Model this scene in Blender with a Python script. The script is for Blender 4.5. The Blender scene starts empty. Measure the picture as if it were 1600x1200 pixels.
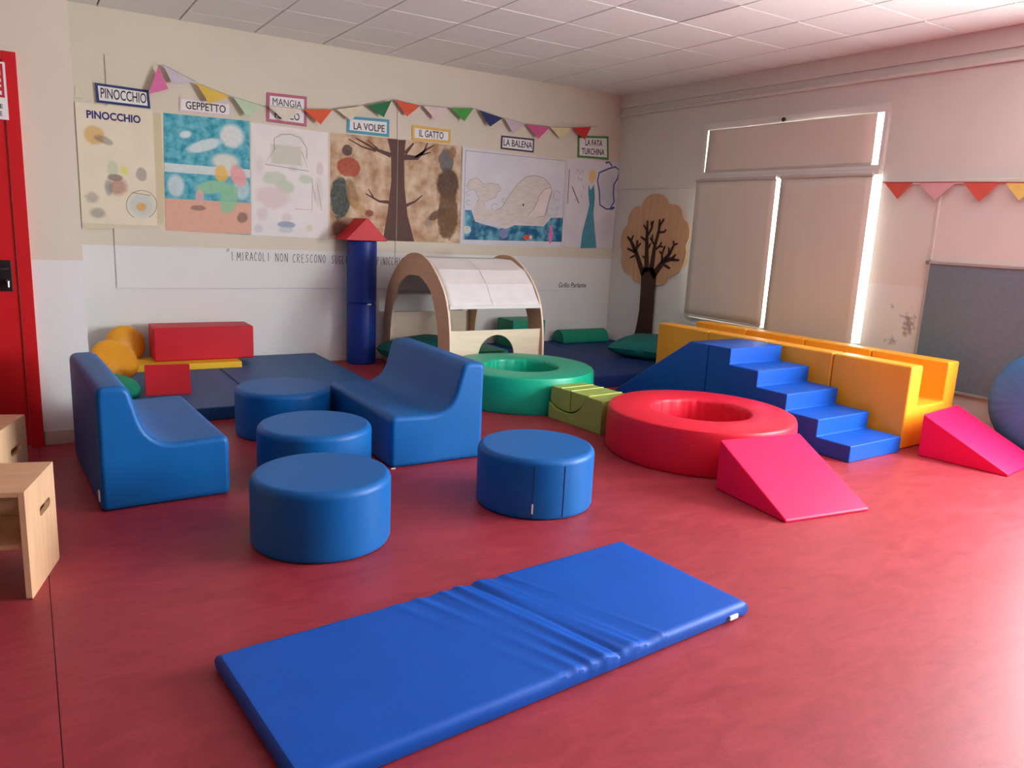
import bpy, bmesh, math, random
from mathutils import Vector, Matrix, noise
random.seed(7)
C = bpy.context.scene.collection
scene = bpy.context.scene
PI = math.pi
# ------------------------------------------------------------------ camera
CAM_F, CAM_PITCH, CAM_ROLL, CAM_YAW, CAM_H = 1203.24, 0.1998284, 0.0491981, 0.5666904, 1.385
def setup_camera():
    cy, sy, cp, sp = math.cos(CAM_YAW), math.sin(CAM_YAW), math.cos(CAM_PITCH), math.sin(CAM_PITCH)
    fw = Vector((sy*cp, cy*cp, -sp)); r0 = Vector((cy, -sy, 0)); u0 = r0.cross(fw)
    c, s = math.cos(CAM_ROLL), math.sin(CAM_ROLL)
    r = c*r0 + s*u0; u = -s*r0 + c*u0
    cd = bpy.data.cameras.new('camera'); cd.sensor_width = 36; cd.lens = CAM_F/1600*36
    cd.clip_start = 0.05
    o = bpy.data.objects.new('camera', cd); C.objects.link(o)
    o.matrix_world = Matrix(((r.x, u.x, -fw.x, 0), (r.y, u.y, -fw.y, 0), (r.z, u.z, -fw.z, CAM_H), (0, 0, 0, 1)))
    scene.camera = o
setup_camera()
# ------------------------------------------------------------------ light
scene.view_settings.view_transform = 'Standard'
scene.view_settings.look = 'None'
scene.view_settings.exposure = 0.25
scene.view_settings.gamma = 1.0
scene.view_settings.use_curve_mapping = False
wd = bpy.data.worlds.new('sky'); scene.world = wd; wd.use_nodes = True
wd.node_tree.nodes['Background'].inputs[0].default_value = (0.93, 0.97, 1.0, 1)
wd.node_tree.nodes['Background'].inputs[1].default_value = 9.0
def area(name, loc, rot, sx, sy, power, col):
    l = bpy.data.lights.new(name, 'AREA'); l.shape = 'RECTANGLE'; l.size = sx; l.size_y = sy
    l.energy = power; l.color = col
    o = bpy.data.objects.new(name, l); C.objects.link(o); o.location = loc; o.rotation_euler = rot
    return o
# daylight entering by the wide side window beyond the frame to the right
area('daylight_side', (6.0, 0.4, 1.47), (0, PI/2, 0), 1.56, 3.3, 320, (0.95, 1.0, 1.0))
# ------------------------------------------------------------------ materials
def lin(c):
    return tuple(((v/255)/12.92 if v/255 <= 0.04045 else ((v/255+0.055)/1.055)**2.4) for v in c[:3]) + (1,)
MATS = {}
def nodes(name):
    m = bpy.data.materials.new(name); m.use_nodes = True
    nt = m.node_tree; b = nt.nodes['Principled BSDF']
    return m, nt, b
def mat(name, rgb, rough=0.5, var=0.05, scale=6.0, bump=0.0, bscale=60.0, spec=0.5, rgb2=None, detail=4, stretch=None, sheen=0):
    if name in MATS: return MATS[name]
    m, nt, b = nodes(name); N = nt.nodes.new; L = nt.links.new
    tc = N('ShaderNodeTexCoord'); src = tc.outputs['Object']
    if stretch:
        mp = N('ShaderNodeMapping'); mp.inputs['Scale'].default_value = stretch; L(src, mp.inputs['Vector']); src = mp.outputs[0]
    nz = N('ShaderNodeTexNoise'); nz.inputs['Scale'].default_value = scale; nz.inputs['Detail'].default_value = detail
    L(src, nz.inputs['Vector'])
    rp = N('ShaderNodeValToRGB'); c = lin(rgb)
    if rgb2: a, d = lin(rgb), lin(rgb2)
    else:
        a = tuple(min(1, v*(1-var)) for v in c[:3])+(1,); d = tuple(min(1, v*(1+var)) for v in c[:3])+(1,)
    rp.color_ramp.elements[0].color = a; rp.color_ramp.elements[1].color = d
    rp.color_ramp.elements[0].position = 0.35; rp.color_ramp.elements[1].position = 0.65
    L(nz.outputs['Fac'], rp.inputs['Fac']); L(rp.outputs['Color'], b.inputs['Base Color'])
    b.inputs['Roughness'].default_value = rough; b.inputs['Specular IOR Level'].default_value = spec
    if sheen: b.inputs['Sheen Weight'].default_value = sheen
    if bump:
        n2 = N('ShaderNodeTexNoise'); n2.inputs['Scale'].default_value = bscale; n2.inputs['Detail'].default_value = 3
        L(src, n2.inputs['Vector'])
        bp = N('ShaderNodeBump'); bp.inputs['Strength'].default_value = bump; bp.inputs['Distance'].default_value = 0.01
        L(n2.outputs['Fac'], bp.inputs['Height']); L(bp.outputs['Normal'], b.inputs['Normal'])
    MATS[name] = m
    return m
def wall_mat(name, up, low, zsplit=1.08, scuff=None):
    m, nt, b = nodes(name); N = nt.nodes.new; L = nt.links.new
    g = N('ShaderNodeNewGeometry'); sp = N('ShaderNodeSeparateXYZ'); L(g.outputs['Position'], sp.inputs[0])
    gt = N('ShaderNodeMath'); gt.operation = 'GREATER_THAN'; gt.inputs[1].default_value = zsplit; L(sp.outputs['Z'], gt.inputs[0])
    mx = N('ShaderNodeMix'); mx.data_type = 'RGBA'
    mx.inputs['A'].default_value = lin(low); mx.inputs['B'].default_value = lin(up); L(gt.outputs[0], mx.inputs['Factor'])
    nz = N('ShaderNodeTexNoise'); nz.inputs['Scale'].default_value = 1.7; nz.inputs['Detail'].default_value = 5; L(g.outputs['Position'], nz.inputs['Vector'])
    mr = N('ShaderNodeMapRange'); mr.inputs['From Min'].default_value = .3; mr.inputs['From Max'].default_value = .7
    mr.inputs['To Min'].default_value = .965; mr.inputs['To Max'].default_value = 1.02; L(nz.outputs['Fac'], mr.inputs[0])
    ml = N('ShaderNodeMix'); ml.data_type = 'RGBA'; ml.blend_type = 'MULTIPLY'; ml.inputs['Factor'].default_value = 1
    L(mx.outputs['Result'], ml.inputs['A']); L(mr.outputs[0], ml.inputs['B'])
    out = ml.outputs['Result']
    if scuff:      # grey scuff marks on the plaster: centre, radii
        for (c, r, s) in scuff:
            mp = N('ShaderNodeMapping'); mp.vector_type = 'TEXTURE'; mp.inputs['Location'].default_value = c; mp.inputs['Scale'].default_value = r
            L(g.outputs['Position'], mp.inputs[0])
            ln = N('ShaderNodeVectorMath'); ln.operation = 'LENGTH'; L(mp.outputs[0], ln.inputs[0])
            n3 = N('ShaderNodeTexNoise'); n3.inputs['Scale'].default_value = 28; n3.inputs['Detail'].default_value = 3; L(g.outputs['Position'], n3.inputs['Vector'])
            sm = N('ShaderNodeMath'); sm.operation = 'MULTIPLY_ADD'; sm.inputs[1].default_value = 2.2; L(n3.outputs['Fac'], sm.inputs[0]); L(ln.outputs['Value'], sm.inputs[2])
            m2 = N('ShaderNodeMapRange'); m2.inputs['From Min'].default_value = 1.2; m2.inputs['From Max'].default_value = 1.75
            m2.inputs['To Min'].default_value = s; m2.inputs['To Max'].default_value = 0; L(sm.outputs[0], m2.inputs[0])
            m3 = N('ShaderNodeMix'); m3.data_type = 'RGBA'; m3.inputs['B'].default_value = lin((110, 102, 100))
            L(m2.outputs[0], m3.inputs['Factor']); L(out, m3.inputs['A']); out = m3.outputs['Result']
    L(out, b.inputs['Base Color']); b.inputs['Roughness'].default_value = .6; b.inputs['Specular IOR Level'].default_value = .25
    n2 = N('ShaderNodeTexNoise'); n2.inputs['Scale'].default_value = 90; L(g.outputs['Position'], n2.inputs['Vector'])
    bp = N('ShaderNodeBump'); bp.inputs['Strength'].default_value = .08; bp.inputs['Distance'].default_value = .01
    L(n2.outputs['Fac'], bp.inputs['Height']); L(bp.outputs['Normal'], b.inputs['Normal'])
    return m
def paint_mat(name, base, base2, scale, blots, contrast=(.35, .65)):
    """paper or paint ground with soft watercolour patches at fixed places on the sheet (flat print)"""
    m, nt, b = nodes(name); N = nt.nodes.new; L = nt.links.new
    g = N('ShaderNodeTexCoord'); P = g.outputs['Object']
    nz = N('ShaderNodeTexNoise'); nz.inputs['Scale'].default_value = scale; nz.inputs['Detail'].default_value = 6; L(P, nz.inputs['Vector'])
    rp = N('ShaderNodeValToRGB'); rp.color_ramp.elements[0].color = lin(base); rp.color_ramp.elements[1].color = lin(base2)
    rp.color_ramp.elements[0].position, rp.color_ramp.elements[1].position = contrast
    L(nz.outputs['Fac'], rp.inputs[0]); out = rp.outputs['Color']
    n3 = N('ShaderNodeTexNoise'); n3.inputs['Scale'].default_value = 16; n3.inputs['Detail'].default_value = 4; L(P, n3.inputs['Vector'])
    n4 = N('ShaderNodeTexNoise'); n4.inputs['Scale'].default_value = 38; n4.inputs['Detail'].default_value = 5; L(P, n4.inputs['Vector'])
    for (k, x, z, rx, rz, rot), (col, strength, soft) in blots:
        mp = N('ShaderNodeMapping'); mp.vector_type = 'TEXTURE'
        mp.inputs['Location'].default_value = (x, 0, z); mp.inputs['Rotation'].default_value = (0, -rot, 0); mp.inputs['Scale'].default_value = (rx, 1, rz)
        L(P, mp.inputs[0]); sp = N('ShaderNodeSeparateXYZ'); L(mp.outputs[0], sp.inputs[0])
        if k == 'b':
            ax = N('ShaderNodeMath'); ax.operation = 'ABSOLUTE'; L(sp.outputs[0], ax.inputs[0])
            az = N('ShaderNodeMath'); az.operation = 'ABSOLUTE'; L(sp.outputs[2], az.inputs[0])
            d = N('ShaderNodeMath'); d.operation = 'MAXIMUM'; L(ax.outputs[0], d.inputs[0]); L(az.outputs[0], d.inputs[1])
        else:
            cb = N('ShaderNodeCombineXYZ'); L(sp.outputs[0], cb.inputs[0]); L(sp.outputs[2], cb.inputs[2])
            d = N('ShaderNodeVectorMath'); d.operation = 'LENGTH'; L(cb.outputs[0], d.inputs[0])
        dv = d.outputs['Value'] if k != 'b' else d.outputs[0]
        ad = N('ShaderNodeMath'); ad.operation = 'MULTIPLY_ADD'; ad.inputs[1].default_value = .5 if k == 'e' else .06
        L(n3.outputs['Fac'], ad.inputs[0]); L(dv, ad.inputs[2])
        mr = N('ShaderNodeMapRange'); o = .25 if k == 'e' else .03
        mr.inputs['From Min'].default_value = 1+o-soft; mr.inputs['From Max'].default_value = 1+o
        mr.inputs['To Min'].default_value = strength; mr.inputs['To Max'].default_value = 0; L(ad.outputs[0], mr.inputs[0])
        vr = N('ShaderNodeMapRange'); vr.inputs['From Min'].default_value = .3; vr.inputs['From Max'].default_value = .7
        vr.inputs['To Min'].default_value = .82; vr.inputs['To Max'].default_value = 1.0; L(n4.outputs['Fac'], vr.inputs[0])
        mu = N('ShaderNodeMath'); mu.operation = 'MULTIPLY'; L(mr.outputs[0], mu.inputs[0]); L(vr.outputs[0], mu.inputs[1])
        mx = N('ShaderNodeMix'); mx.data_type = 'RGBA'; mx.inputs['B'].default_value = lin(col)
        L(mu.outputs[0], mx.inputs['Factor']); L(out, mx.inputs['A']); out = mx.outputs['Result']
    L(out, b.inputs['Base Color']); b.inputs['Roughness'].default_value = .55; b.inputs['Specular IOR Level'].default_value = .3
    return m
def floor_mat():
    m, nt, b = nodes('marbled_red_floor'); N = nt.nodes.new; L = nt.links.new
    g = N('ShaderNodeNewGeometry'); P = g.outputs['Position']
    mp = N('ShaderNodeMapping'); mp.inputs['Scale'].default_value = (1.0, 2.4, 1); mp.inputs['Rotation'].default_value = (0, 0, .5); L(P, mp.inputs[0])
    n1 = N('ShaderNodeTexNoise'); n1.inputs['Scale'].default_value = 5; n1.inputs['Detail'].default_value = 8; n1.inputs['Distortion'].default_value = 1.2; L(mp.outputs[0], n1.inputs['Vector'])
    rp = N('ShaderNodeValToRGB'); e = rp.color_ramp.elements
    e[0].position, e[0].color = .3, lin(FLOOR[0]); e[1].position, e[1].color = .72, lin(FLOOR[1]); L(n1.outputs['Fac'], rp.inputs[0])
    n2 = N('ShaderNodeTexNoise'); n2.inputs['Scale'].default_value = 70; n2.inputs['Detail'].default_value = 4; L(P, n2.inputs['Vector'])
    mr = N('ShaderNodeMapRange'); mr.inputs['From Min'].default_value = .3; mr.inputs['From Max'].default_value = .7; mr.inputs['To Min'].default_value = .9; mr.inputs['To Max'].default_value = 1.06; L(n2.outputs['Fac'], mr.inputs[0])
    ml = N('ShaderNodeMix'); ml.data_type = 'RGBA'; ml.blend_type = 'MULTIPLY'; ml.inputs['Factor'].default_value = 1
    L(rp.outputs['Color'], ml.inputs['A']); L(mr.outputs[0], ml.inputs['B']); L(ml.outputs['Result'], b.inputs['Base Color'])
    r = N('ShaderNodeMapRange'); r.inputs['To Min'].default_value = .43; r.inputs['To Max'].default_value = .50; L(n1.outputs['Fac'], r.inputs[0]); L(r.outputs[0], b.inputs['Roughness'])
    b.inputs['Specular IOR Level'].default_value = .5
    bp = N('ShaderNodeBump'); bp.inputs['Strength'].default_value = .04; bp.inputs['Distance'].default_value = .01; L(n2.outputs['Fac'], bp.inputs['Height']); L(bp.outputs['Normal'], b.inputs['Normal'])
    return m
FLOOR = ((148, 44, 54), (170, 58, 70))
M_FLOOR = floor_mat()
CREAM, WHITE = (222, 214, 196), (230, 231, 230)
M_WALL = wall_mat('two_tone_wall_paint', CREAM, WHITE)
M_WALLR = wall_mat('two_tone_wall_paint_window_side', (226, 222, 214), (230, 230, 228), 1.08, [((6.01, 3.55, .78), (.3, .10, .16), .7), ((6.01, 3.66, .62), (.3, .08, .05), .5), ((6.01, 3.7, .9), (.3, .03, .04), .5)])
M_WALLD = wall_mat('unseen_wall_bounce_cut', (108, 102, 96), (104, 98, 92))  # unseen walls, coloured dark to cut the light they bounce back
M_TILE = mat('ceiling_tile_white', (238, 237, 234), .8, .02, 30, .1, 200, .2)
M_TILE2 = mat('ceiling_tile_greyed', (218, 216, 216), .8, .02, 30, .1, 200, .2)
M_TRIMW = mat('white_trim_plastic', (226, 220, 212), .4, .03)
M_JOINT = mat('ceiling_joint_grey', (96, 90, 90), .8)
M_BLUE = mat('blue_sofa_vinyl', (0, 98, 174), .46, .04, 5, .06, 160, .35)
M_ROYAL = mat('royal_blue_vinyl', (0, 84, 188), .46, .04, 5, .08, 120, .35)
M_NAVY = mat('dark_blue_vinyl', (6, 48, 142), .45, .05, 5, .1, 120, .45)
M_MATB = mat('steel_blue_mat_vinyl', (30, 88, 142), .5, .05, 5, .1, 120, .35)
M_MATN = mat('navy_mat_vinyl', (16, 50, 114), .55, .05, 5, .1, 120, .3)
M_RED = mat('red_ring_vinyl', (226, 28, 56), .42, .04, 5, .08, 120, .45)
M_PINK = mat('pink_red_wedge_vinyl', (250, 18, 84), .46, .04, 5, .06, 120, .3)
M_REDB = mat('red_block_vinyl', (206, 24, 44), .5, .04, 5, .08, 120, .4)
M_GREEN = mat('green_ring_vinyl', (0, 174, 136), .38, .04, 5, .08, 120, .5)
M_GREENB = mat('green_block_vinyl', (6, 142, 110), .5, .05, 5, .1, 120, .4)
M_TEAL = mat('dark_green_cushion_cloth', (10, 104, 98), .6, .08, 6, .25, 25, .35)
M_OLIVE = mat('olive_green_vinyl', (156, 182, 86), .5, .05, 6, .1, 120, .4)
M_OLIVE2 = mat('olive_green_seam', (200, 212, 124), .5, .05, 6, .1, 120, .4)
M_YEL = mat('orange_yellow_vinyl', (248, 176, 46), .42, .05, 4, .22, 14, .45, stretch=(1, 1, .25))
M_YELC = mat('yellow_cushion_cloth', (234, 160, 30), .5, .06, 6, .2, 20, .4)
M_YELS = mat('yellow_slab_vinyl', (236, 186, 40), .5, .05, 6, .1, 80, .4)
M_BCUSH = mat('blue_bag_cushion_cloth', (66, 122, 178), .6, .05, 5, .35, 9, .35)
M_DARKSEAM = mat('dark_blue_seam', (12, 36, 92), .6)
M_TAG = mat('white_sewn_label', (236, 238, 240), .6)
M_PLY = mat('birch_plywood', (238, 220, 194), .5, .035, 4, .06, 60, .35, stretch=(1, 1, 9))
M_PLYE = mat('birch_plywood_edge', (214, 176, 134), .55, .12, 14, .05, 90, .3, stretch=(1, 9, 9))
M_BEECH = mat('beech_stool_wood', (226, 186, 146), .45, .06, 4, .05, 60, .4, stretch=(1, 8, 1))
M_ARCH = mat('light_brown_arch_wood', (222, 178, 142), .5, .05, 4, .05, 60, .35, stretch=(1, 1, 7))
M_FABRIC = mat('white_cover_fabric', (232, 230, 230), .8, .03, 8, .15, 30, .2)
M_BLIND = mat('beige_blind_fabric', (232, 222, 208), .8, .012, 3, .04, 200, .15, stretch=(1, 4, .3))
M_RAIL = mat('pale_blind_rail', (206, 198, 190), .4, .03)
M_FRAME = mat('white_window_frame', (232, 228, 222), .35, .02)
M_FELT = mat('grey_blue_felt', (118, 136, 148), .9, .05, 40, .25, 300, .1, detail=6)
M_ALU = mat('aluminium_frame', (176, 170, 168), .35, .03)
M_CORNER = mat('grey_plastic_corner', (128, 122, 122), .5)
M_TREEW = mat('tree_crown_plywood', (212, 170, 130), .55, .08, 5, .06, 50, .3, stretch=(1, 5, .6))
M_BARK = mat('dark_brown_painted_wood', (66, 38, 28), .6, .10, 8, .1, 50, .3)
M_DOOR = mat('red_door_paint', (206, 24, 32), .4, .03, 3, .03, 80, .45)
M_BLACK = mat('black_plastic', (24, 22, 24), .4)
M_CHROME = mat('chrome_metal', (170, 170, 175), .25); MATS['chrome_metal'].node_tree.nodes['Principled BSDF'].inputs['Metallic'].default_value = .9
M_BASE = mat('beige_baseboard', (206, 190, 172), .5, .08, 6)
M_INK = mat('dark_grey_ink', (62, 58, 58), .7)
M_INKB = mat('navy_ink', (42, 46, 120), .7)
M_PAPER = mat('white_card', (236, 234, 236), .6, .02)
M_PENCIL = mat('soft_pencil_line', (156, 150, 150), .8, .1, 40)
M_SOCK = mat('cream_socket_plastic', (222, 212, 190), .4)
def glass():
    m, nt, b = nodes('window_glass'); N = nt.nodes.new; L = nt.links.new
    t = N('ShaderNodeBsdfTransparent'); g = N('ShaderNodeBsdfGlossy'); g.inputs['Roughness'].default_value = .02
    mx = N('ShaderNodeMixShader'); mx.inputs[0].default_value = .07
    L(t.outputs[0], mx.inputs[1]); L(g.outputs[0], mx.inputs[2]); L(mx.outputs[0], nt.nodes['Material Output'].inputs['Surface'])
    return m
M_GLASS = glass()
# ------------------------------------------------------------------ mesh helpers
def finish(name, bm, m, parent=None, smooth=True, wn=True, loc=None, rotz=0):
    bmesh.ops.recalc_face_normals(bm, faces=bm.faces)
    me = bpy.data.meshes.new(name); bm.to_mesh(me); bm.free()
    for x in (m if isinstance(m, (list, tuple)) else [m]): me.materials.append(x)
    if smooth:
        me.polygons.foreach_set('use_smooth', [True]*len(me.polygons))
        me.set_sharp_from_angle(angle=math.radians(38))
    o = bpy.data.objects.new(name, me); C.objects.link(o)
    if parent: o.parent = parent
    if loc: o.location = loc
    if rotz: o.rotation_euler = (0, 0, rotz)
    if smooth and wn:
        w = o.modifiers.new('wn', 'WEIGHTED_NORMAL'); w.keep_sharp = True
    return o
def tag(o, label, cat, group=None):
    o['label'] = label; o['category'] = cat
    if group: o['group'] = group
    return o
def thing(name, label, cat, loc=(0, 0, 0), rotz=0, group=None):
    o = bpy.data.objects.new(name, None); C.objects.link(o); o.empty_display_size = .1
    o.location = loc; o.rotation_euler = (0, 0, rotz)
    return tag(o, label, cat, group)
def struct(o): o['kind'] = 'structure'; return o
def bevel(bm, w, seg=3, ang=35):
    es = [e for e in bm.edges if len(e.link_faces) == 2 and e.calc_face_angle(0) > math.radians(ang)]
    if es and w: bmesh.ops.bevel(bm, geom=es, offset=w, segments=seg, profile=.5, affect='EDGES', clamp_overlap=True)
def box(bm, x0, x1, y0, y1, z0, z1):
    v = [bm.verts.new(p) for p in ((x0,y0,z0),(x1,y0,z0),(x1,y1,z0),(x0,y1,z0),(x0,y0,z1),(x1,y0,z1),(x1,y1,z1),(x0,y1,z1))]
    return [bm.faces.new([v[i] for i in f]) for f in ((0,3,2,1),(4,5,6,7),(0,1,5,4),(1,2,6,5),(2,3,7,6),(3,0,4,7))]
def BOX(name, x0, x1, y0, y1, z0, z1, m, parent=None, b=0, seg=2, **k):
    bm = bmesh.new(); box(bm, x0, x1, y0, y1, z0, z1); bmesh.ops.recalc_face_normals(bm, faces=bm.faces); bevel(bm, b, seg)
    return finish(name, bm, m, parent, **k)
MAPS = {'back': lambda a, b, t: (a, -t, b),          # on the rear wall: a = x, b = z, thickness into the room
        'right': lambda a, b, t: (-t, a, b),         # on the window wall: a = y, b = z
        'xz': lambda a, b, t: (a, t, b),             # profile in x-z, extruded along +y
        'yz': lambda a, b, t: (t, a, b),             # profile in y-z, extruded along +x
        'xy': lambda a, b, t: (a, b, t)}
def flat(bm, outer, plane, t0, t1, holes=()):
    f = MAPS[plane]; edges = []
    for loop in [outer]+list(holes):
        vs = [bm.verts.new(f(a, b, t0)) for a, b in loop]
        edges += [bm.edges.new((vs[i], vs[(i+1) % len(vs)])) for i in range(len(vs))]
    if not holes:
        vv = [e.verts[0] for e in edges]; faces = [bm.faces.new(vs)]
    else:
        r = bmesh.ops.triangle_fill(bm, edges=edges, use_beauty=True); faces = [g for g in r['geom'] if isinstance(g, bmesh.types.BMFace)]
    if t1 != t0:
        d = Vector(f(0, 0, t1))-Vector(f(0, 0, t0))
        r = bmesh.ops.extrude_face_region(bm, geom=faces)
        nv = [g for g in r['geom'] if isinstance(g, bmesh.types.BMVert)]
        bmesh.ops.translate(bm, verts=nv, vec=d)
        # keep the original cap
        if not faces[0].is_valid: pass
    return bm
def prism(bm, outer, plane, t0, t1, holes=()):
    """closed solid: two caps and side walls"""
    f = MAPS[plane]
    if not holes:
        a = [bm.verts.new(f(p[0], p[1], t0)) for p in outer]; b = [bm.verts.new(f(p[0], p[1], t1)) for p in outer]
        n = len(outer); bm.faces.new(a); bm.faces.new(b[::-1])
        for i in range(n): bm.faces.new((a[i], a[(i+1) % n], b[(i+1) % n], b[i]))
        return bm
    loops = []
    for t in (t0, t1):
        edges = []; ls = []
        for loop in [outer]+list(holes):
            vs = [bm.verts.new(f(p[0], p[1], t)) for p in loop]; ls.append(vs)
            edges += [bm.edges.new((vs[i], vs[(i+1) % len(vs)])) for i in range(len(vs))]
        bmesh.ops.triangle_fill(bm, edges=edges, use_beauty=True, use_dissolve=False)
        loops.append(ls)
    for la, lb in zip(*loops):
        n = len(la)
        for i in range(n): bm.faces.new((la[i], la[(i+1) % n], lb[(i+1) % n], lb[i]))
    return bm
def PRISM(name, outer, plane, t0, t1, m, parent=None, b=0, seg=3, holes=(), ang=35, **k):
    bm = bmesh.new(); prism(bm, outer, plane, t0, t1, holes); bmesh.ops.recalc_face_normals(bm, faces=bm.faces)
    bevel(bm, b, seg, ang)
    return finish(name, bm, m, parent, **k)
def round_prism(bm, pts, plane, t0, t1, w, seg=5):
    """extruded outline whose end edges are rolled over with radius w"""
    f = MAPS[plane]; n = len(pts); P = [Vector(p) for p in pts]
    area2 = sum(P[i].x*P[(i+1) % n].y-P[(i+1) % n].x*P[i].y for i in range(n)); sg = 1 if area2 > 0 else -1
    N = []
    for i in range(n):
        a, b = (P[i]-P[i-1]).normalized(), (P[(i+1) % n]-P[i]).normalized()
        na, nb = Vector((-a.y, a.x))*sg, Vector((-b.y, b.x))*sg; m = na+nb
        N.append(m/max(.35, m.dot(na)))
    rings = []
    for (t, dr) in [(t0, 1), (t1, -1)]:
        R_ = [(t+dr*w*(1-math.sin(PI/2*k/seg)), w*(1-math.cos(PI/2*k/seg))) for k in range(seg+1)]
        R_ = R_[::-1] if dr > 0 else R_
        for tt, ins in (R_ if dr > 0 else R_): rings.append([bm.verts.new(f(P[i].x+N[i].x*ins, P[i].y+N[i].y*ins, tt)) for i in range(n)])
    for A, B in zip(rings, rings[1:]):
        for i in range(n): bm.faces.new((A[i], A[(i+1) % n], B[(i+1) % n], B[i]))
    bm.faces.new(rings[0]); bm.faces.new(rings[-1][::-1])
def roundpoly(pts, rads, seg=5):
    out = []; n = len(pts)
    for i in range(n):
        p0, p1, p2 = Vector(pts[i-1]), Vector(pts[i]), Vector(pts[(i+1) % n]); r = rads[i] if isinstance(rads, (list, tuple)) else rads
        if r <= 0: out.append(tuple(p1)); continue
        d0 = (p0-p1); d2 = (p2-p1); k = min(r, d0.length*.45, d2.length*.45)
        a = p1+d0.normalized()*k; c = p1+d2.normalized()*k
        for s in range(seg+1):
            t = s/seg; out.append(tuple((1-t)**2*a+2*t*(1-t)*p1+t*t*c))
    return out
def lathe(bm, prof, n=64, mod=None, closed=True):
    """prof: list of (r, z) going round a closed section; mod(i_prof, angle, r, z) -> r, z"""
    rings = []
    for k in range(n):
        a = 2*PI*k/n; ring = []
        for i, (r, z) in enumerate(prof):
            if mod: r, z = mod(i, a, r, z)
            ring.append(bm.verts.new((r*math.cos(a), r*math.sin(a), z)))
        rings.append(ring)
    m = len(prof)
    for k in range(n):
        A, B = rings[k], rings[(k+1) % n]
        for i in range(m if closed else m-1): bm.faces.new((A[i], B[i], B[(i+1) % m], A[(i+1) % m]))
    if not closed:
        bm.faces.new([r[0] for r in rings]); bm.faces.new([r[-1] for r in rings])
    return bm
def stroke(bm, pts, plane, t0, t1):
    """tapered flat ribbon through (a, b, half width) points, with round ends"""
    L, R = [], []
    for i, (a, b, w) in enumerate(pts):
        p = Vector(pts[max(i-1, 0)][:2]); q = Vector(pts[min(i+1, len(pts)-1)][:2]); d = (q-p).normalized(); nn = Vector((-d.y, d.x))
        c = Vector((a, b)); L.append(c+nn*w); R.append(c-nn*w)
    a, b, w = pts[-1]; e = Vector((a, b))+(Vector(pts[-1][:2])-Vector(pts[-2][:2])).normalized()*w*.8
    prism(bm, [tuple(x) for x in L]+[tuple(e)]+[tuple(x) for x in R[::-1]], plane, t0, t1)
def tube(bm, pts, r, seg=8):
    rings = []
    for i, p in enumerate(pts):
        p = Vector(p); d = (Vector(pts[min(i+1, len(pts)-1)])-Vector(pts[max(i-1, 0)])).normalized()
        up = Vector((0, 0, 1)) if abs(d.z) < .9 else Vector((1, 0, 0)); s = d.cross(up).normalized(); u = s.cross(d)
        rings.append([bm.verts.new(p+s*math.cos(2*PI*k/seg)*r+u*math.sin(2*PI*k/seg)*r) for k in range(seg)])
    for A, B in zip(rings, rings[1:]):
        for k in range(seg): bm.faces.new((A[k], A[(k+1) % seg], B[(k+1) % seg], B[k]))
    bm.faces.new(rings[0]); bm.faces.new(rings[-1][::-1])
def TUBE(name, pts, r, m, parent=None, seg=8, **k):
    bm = bmesh.new(); tube(bm, pts, r, seg); return finish(name, bm, m, parent, **k)
def text(name, body, size, m, parent, plane_rot, loc, xs=1.0, bold=0.0, align='CENTER', shear=0.0, ext=.0006, fit=None):
    cu = bpy.data.curves.new('lettering', 'FONT'); cu.body = body; cu.size = size; cu.align_x = align; cu.align_y = 'CENTER'
    cu.offset = bold; cu.extrude = ext; cu.shear = shear; cu.resolution_u = 3
    t = bpy.data.objects.new('lettering', cu); C.objects.link(t)
    bpy.context.view_layer.update()
    dg = bpy.context.evaluated_depsgraph_get(); me = bpy.data.meshes.new_from_object(t.evaluated_get(dg))
    bpy.data.objects.remove(t); bpy.data.curves.remove(cu)
    me.name = 'lettering'
    if fit:
        xsv = [v.co.x for v in me.vertices]; xs = fit/max(1e-6, max(xsv)-min(xsv))
    for v in me.vertices: v.co.x *= xs
    me.materials.clear(); me.materials.append(m)
    o = bpy.data.objects.new(name, me); C.objects.link(o); o.parent = parent; o.rotation_euler = plane_rot; o.location = loc
    return o
ROT_BACK = (PI/2, 0, 0)          # text facing -y
def copy_tree(o, parent=None):
    c = o.copy(); C.objects.link(c)
    if parent: c.parent = parent
    for ch in list(o.children): copy_tree(ch, c)
    return c
# measured outlines on the rear wall (x, z) and the window wall (y, z)
SHEETS = {"cream":[[0.42,2.199],[1.067,2.201],[1.035,1.235],[0.42,1.21]],"blue":[[1.066,2.19],[1.772,2.201],[1.765,1.205],[1.049,1.219]],"pale":[[1.783,2.191],[2.487,2.176],[2.491,1.197],[1.771,1.208]],"brownl":[[2.514,2.179],[3.189,2.188],[3.202,1.196],[2.51,1.198]],"brownr":[[3.202,2.189],[3.918,2.183],[3.927,1.199],[3.209,1.196]],"whale":[[3.91,2.183],[5.251,2.159],[5.285,1.19],[3.927,1.188]],"fairy":[[5.267,2.185],[6.02,2.192],[5.999,1.195],[5.288,1.205]]}
SIGNS = {"a":[[0.568,2.363],[0.963,2.355],[0.969,2.21],[0.574,2.212]],"b":[[1.199,2.334],[1.617,2.333],[1.614,2.219],[1.194,2.215]],"c":[[1.927,2.463],[2.288,2.47],[2.284,2.206],[1.921,2.212]],"d":[[2.676,2.346],[3.101,2.359],[3.101,2.197],[2.671,2.195]],"e":[[3.343,2.337],[3.771,2.333],[3.772,2.201],[3.347,2.191]],"f":[[4.378,2.341],[4.797,2.346],[4.798,2.201],[4.377,2.202]],"g":[[5.381,2.442],[5.82,2.475],[5.845,2.213],[5.395,2.203]]}
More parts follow.
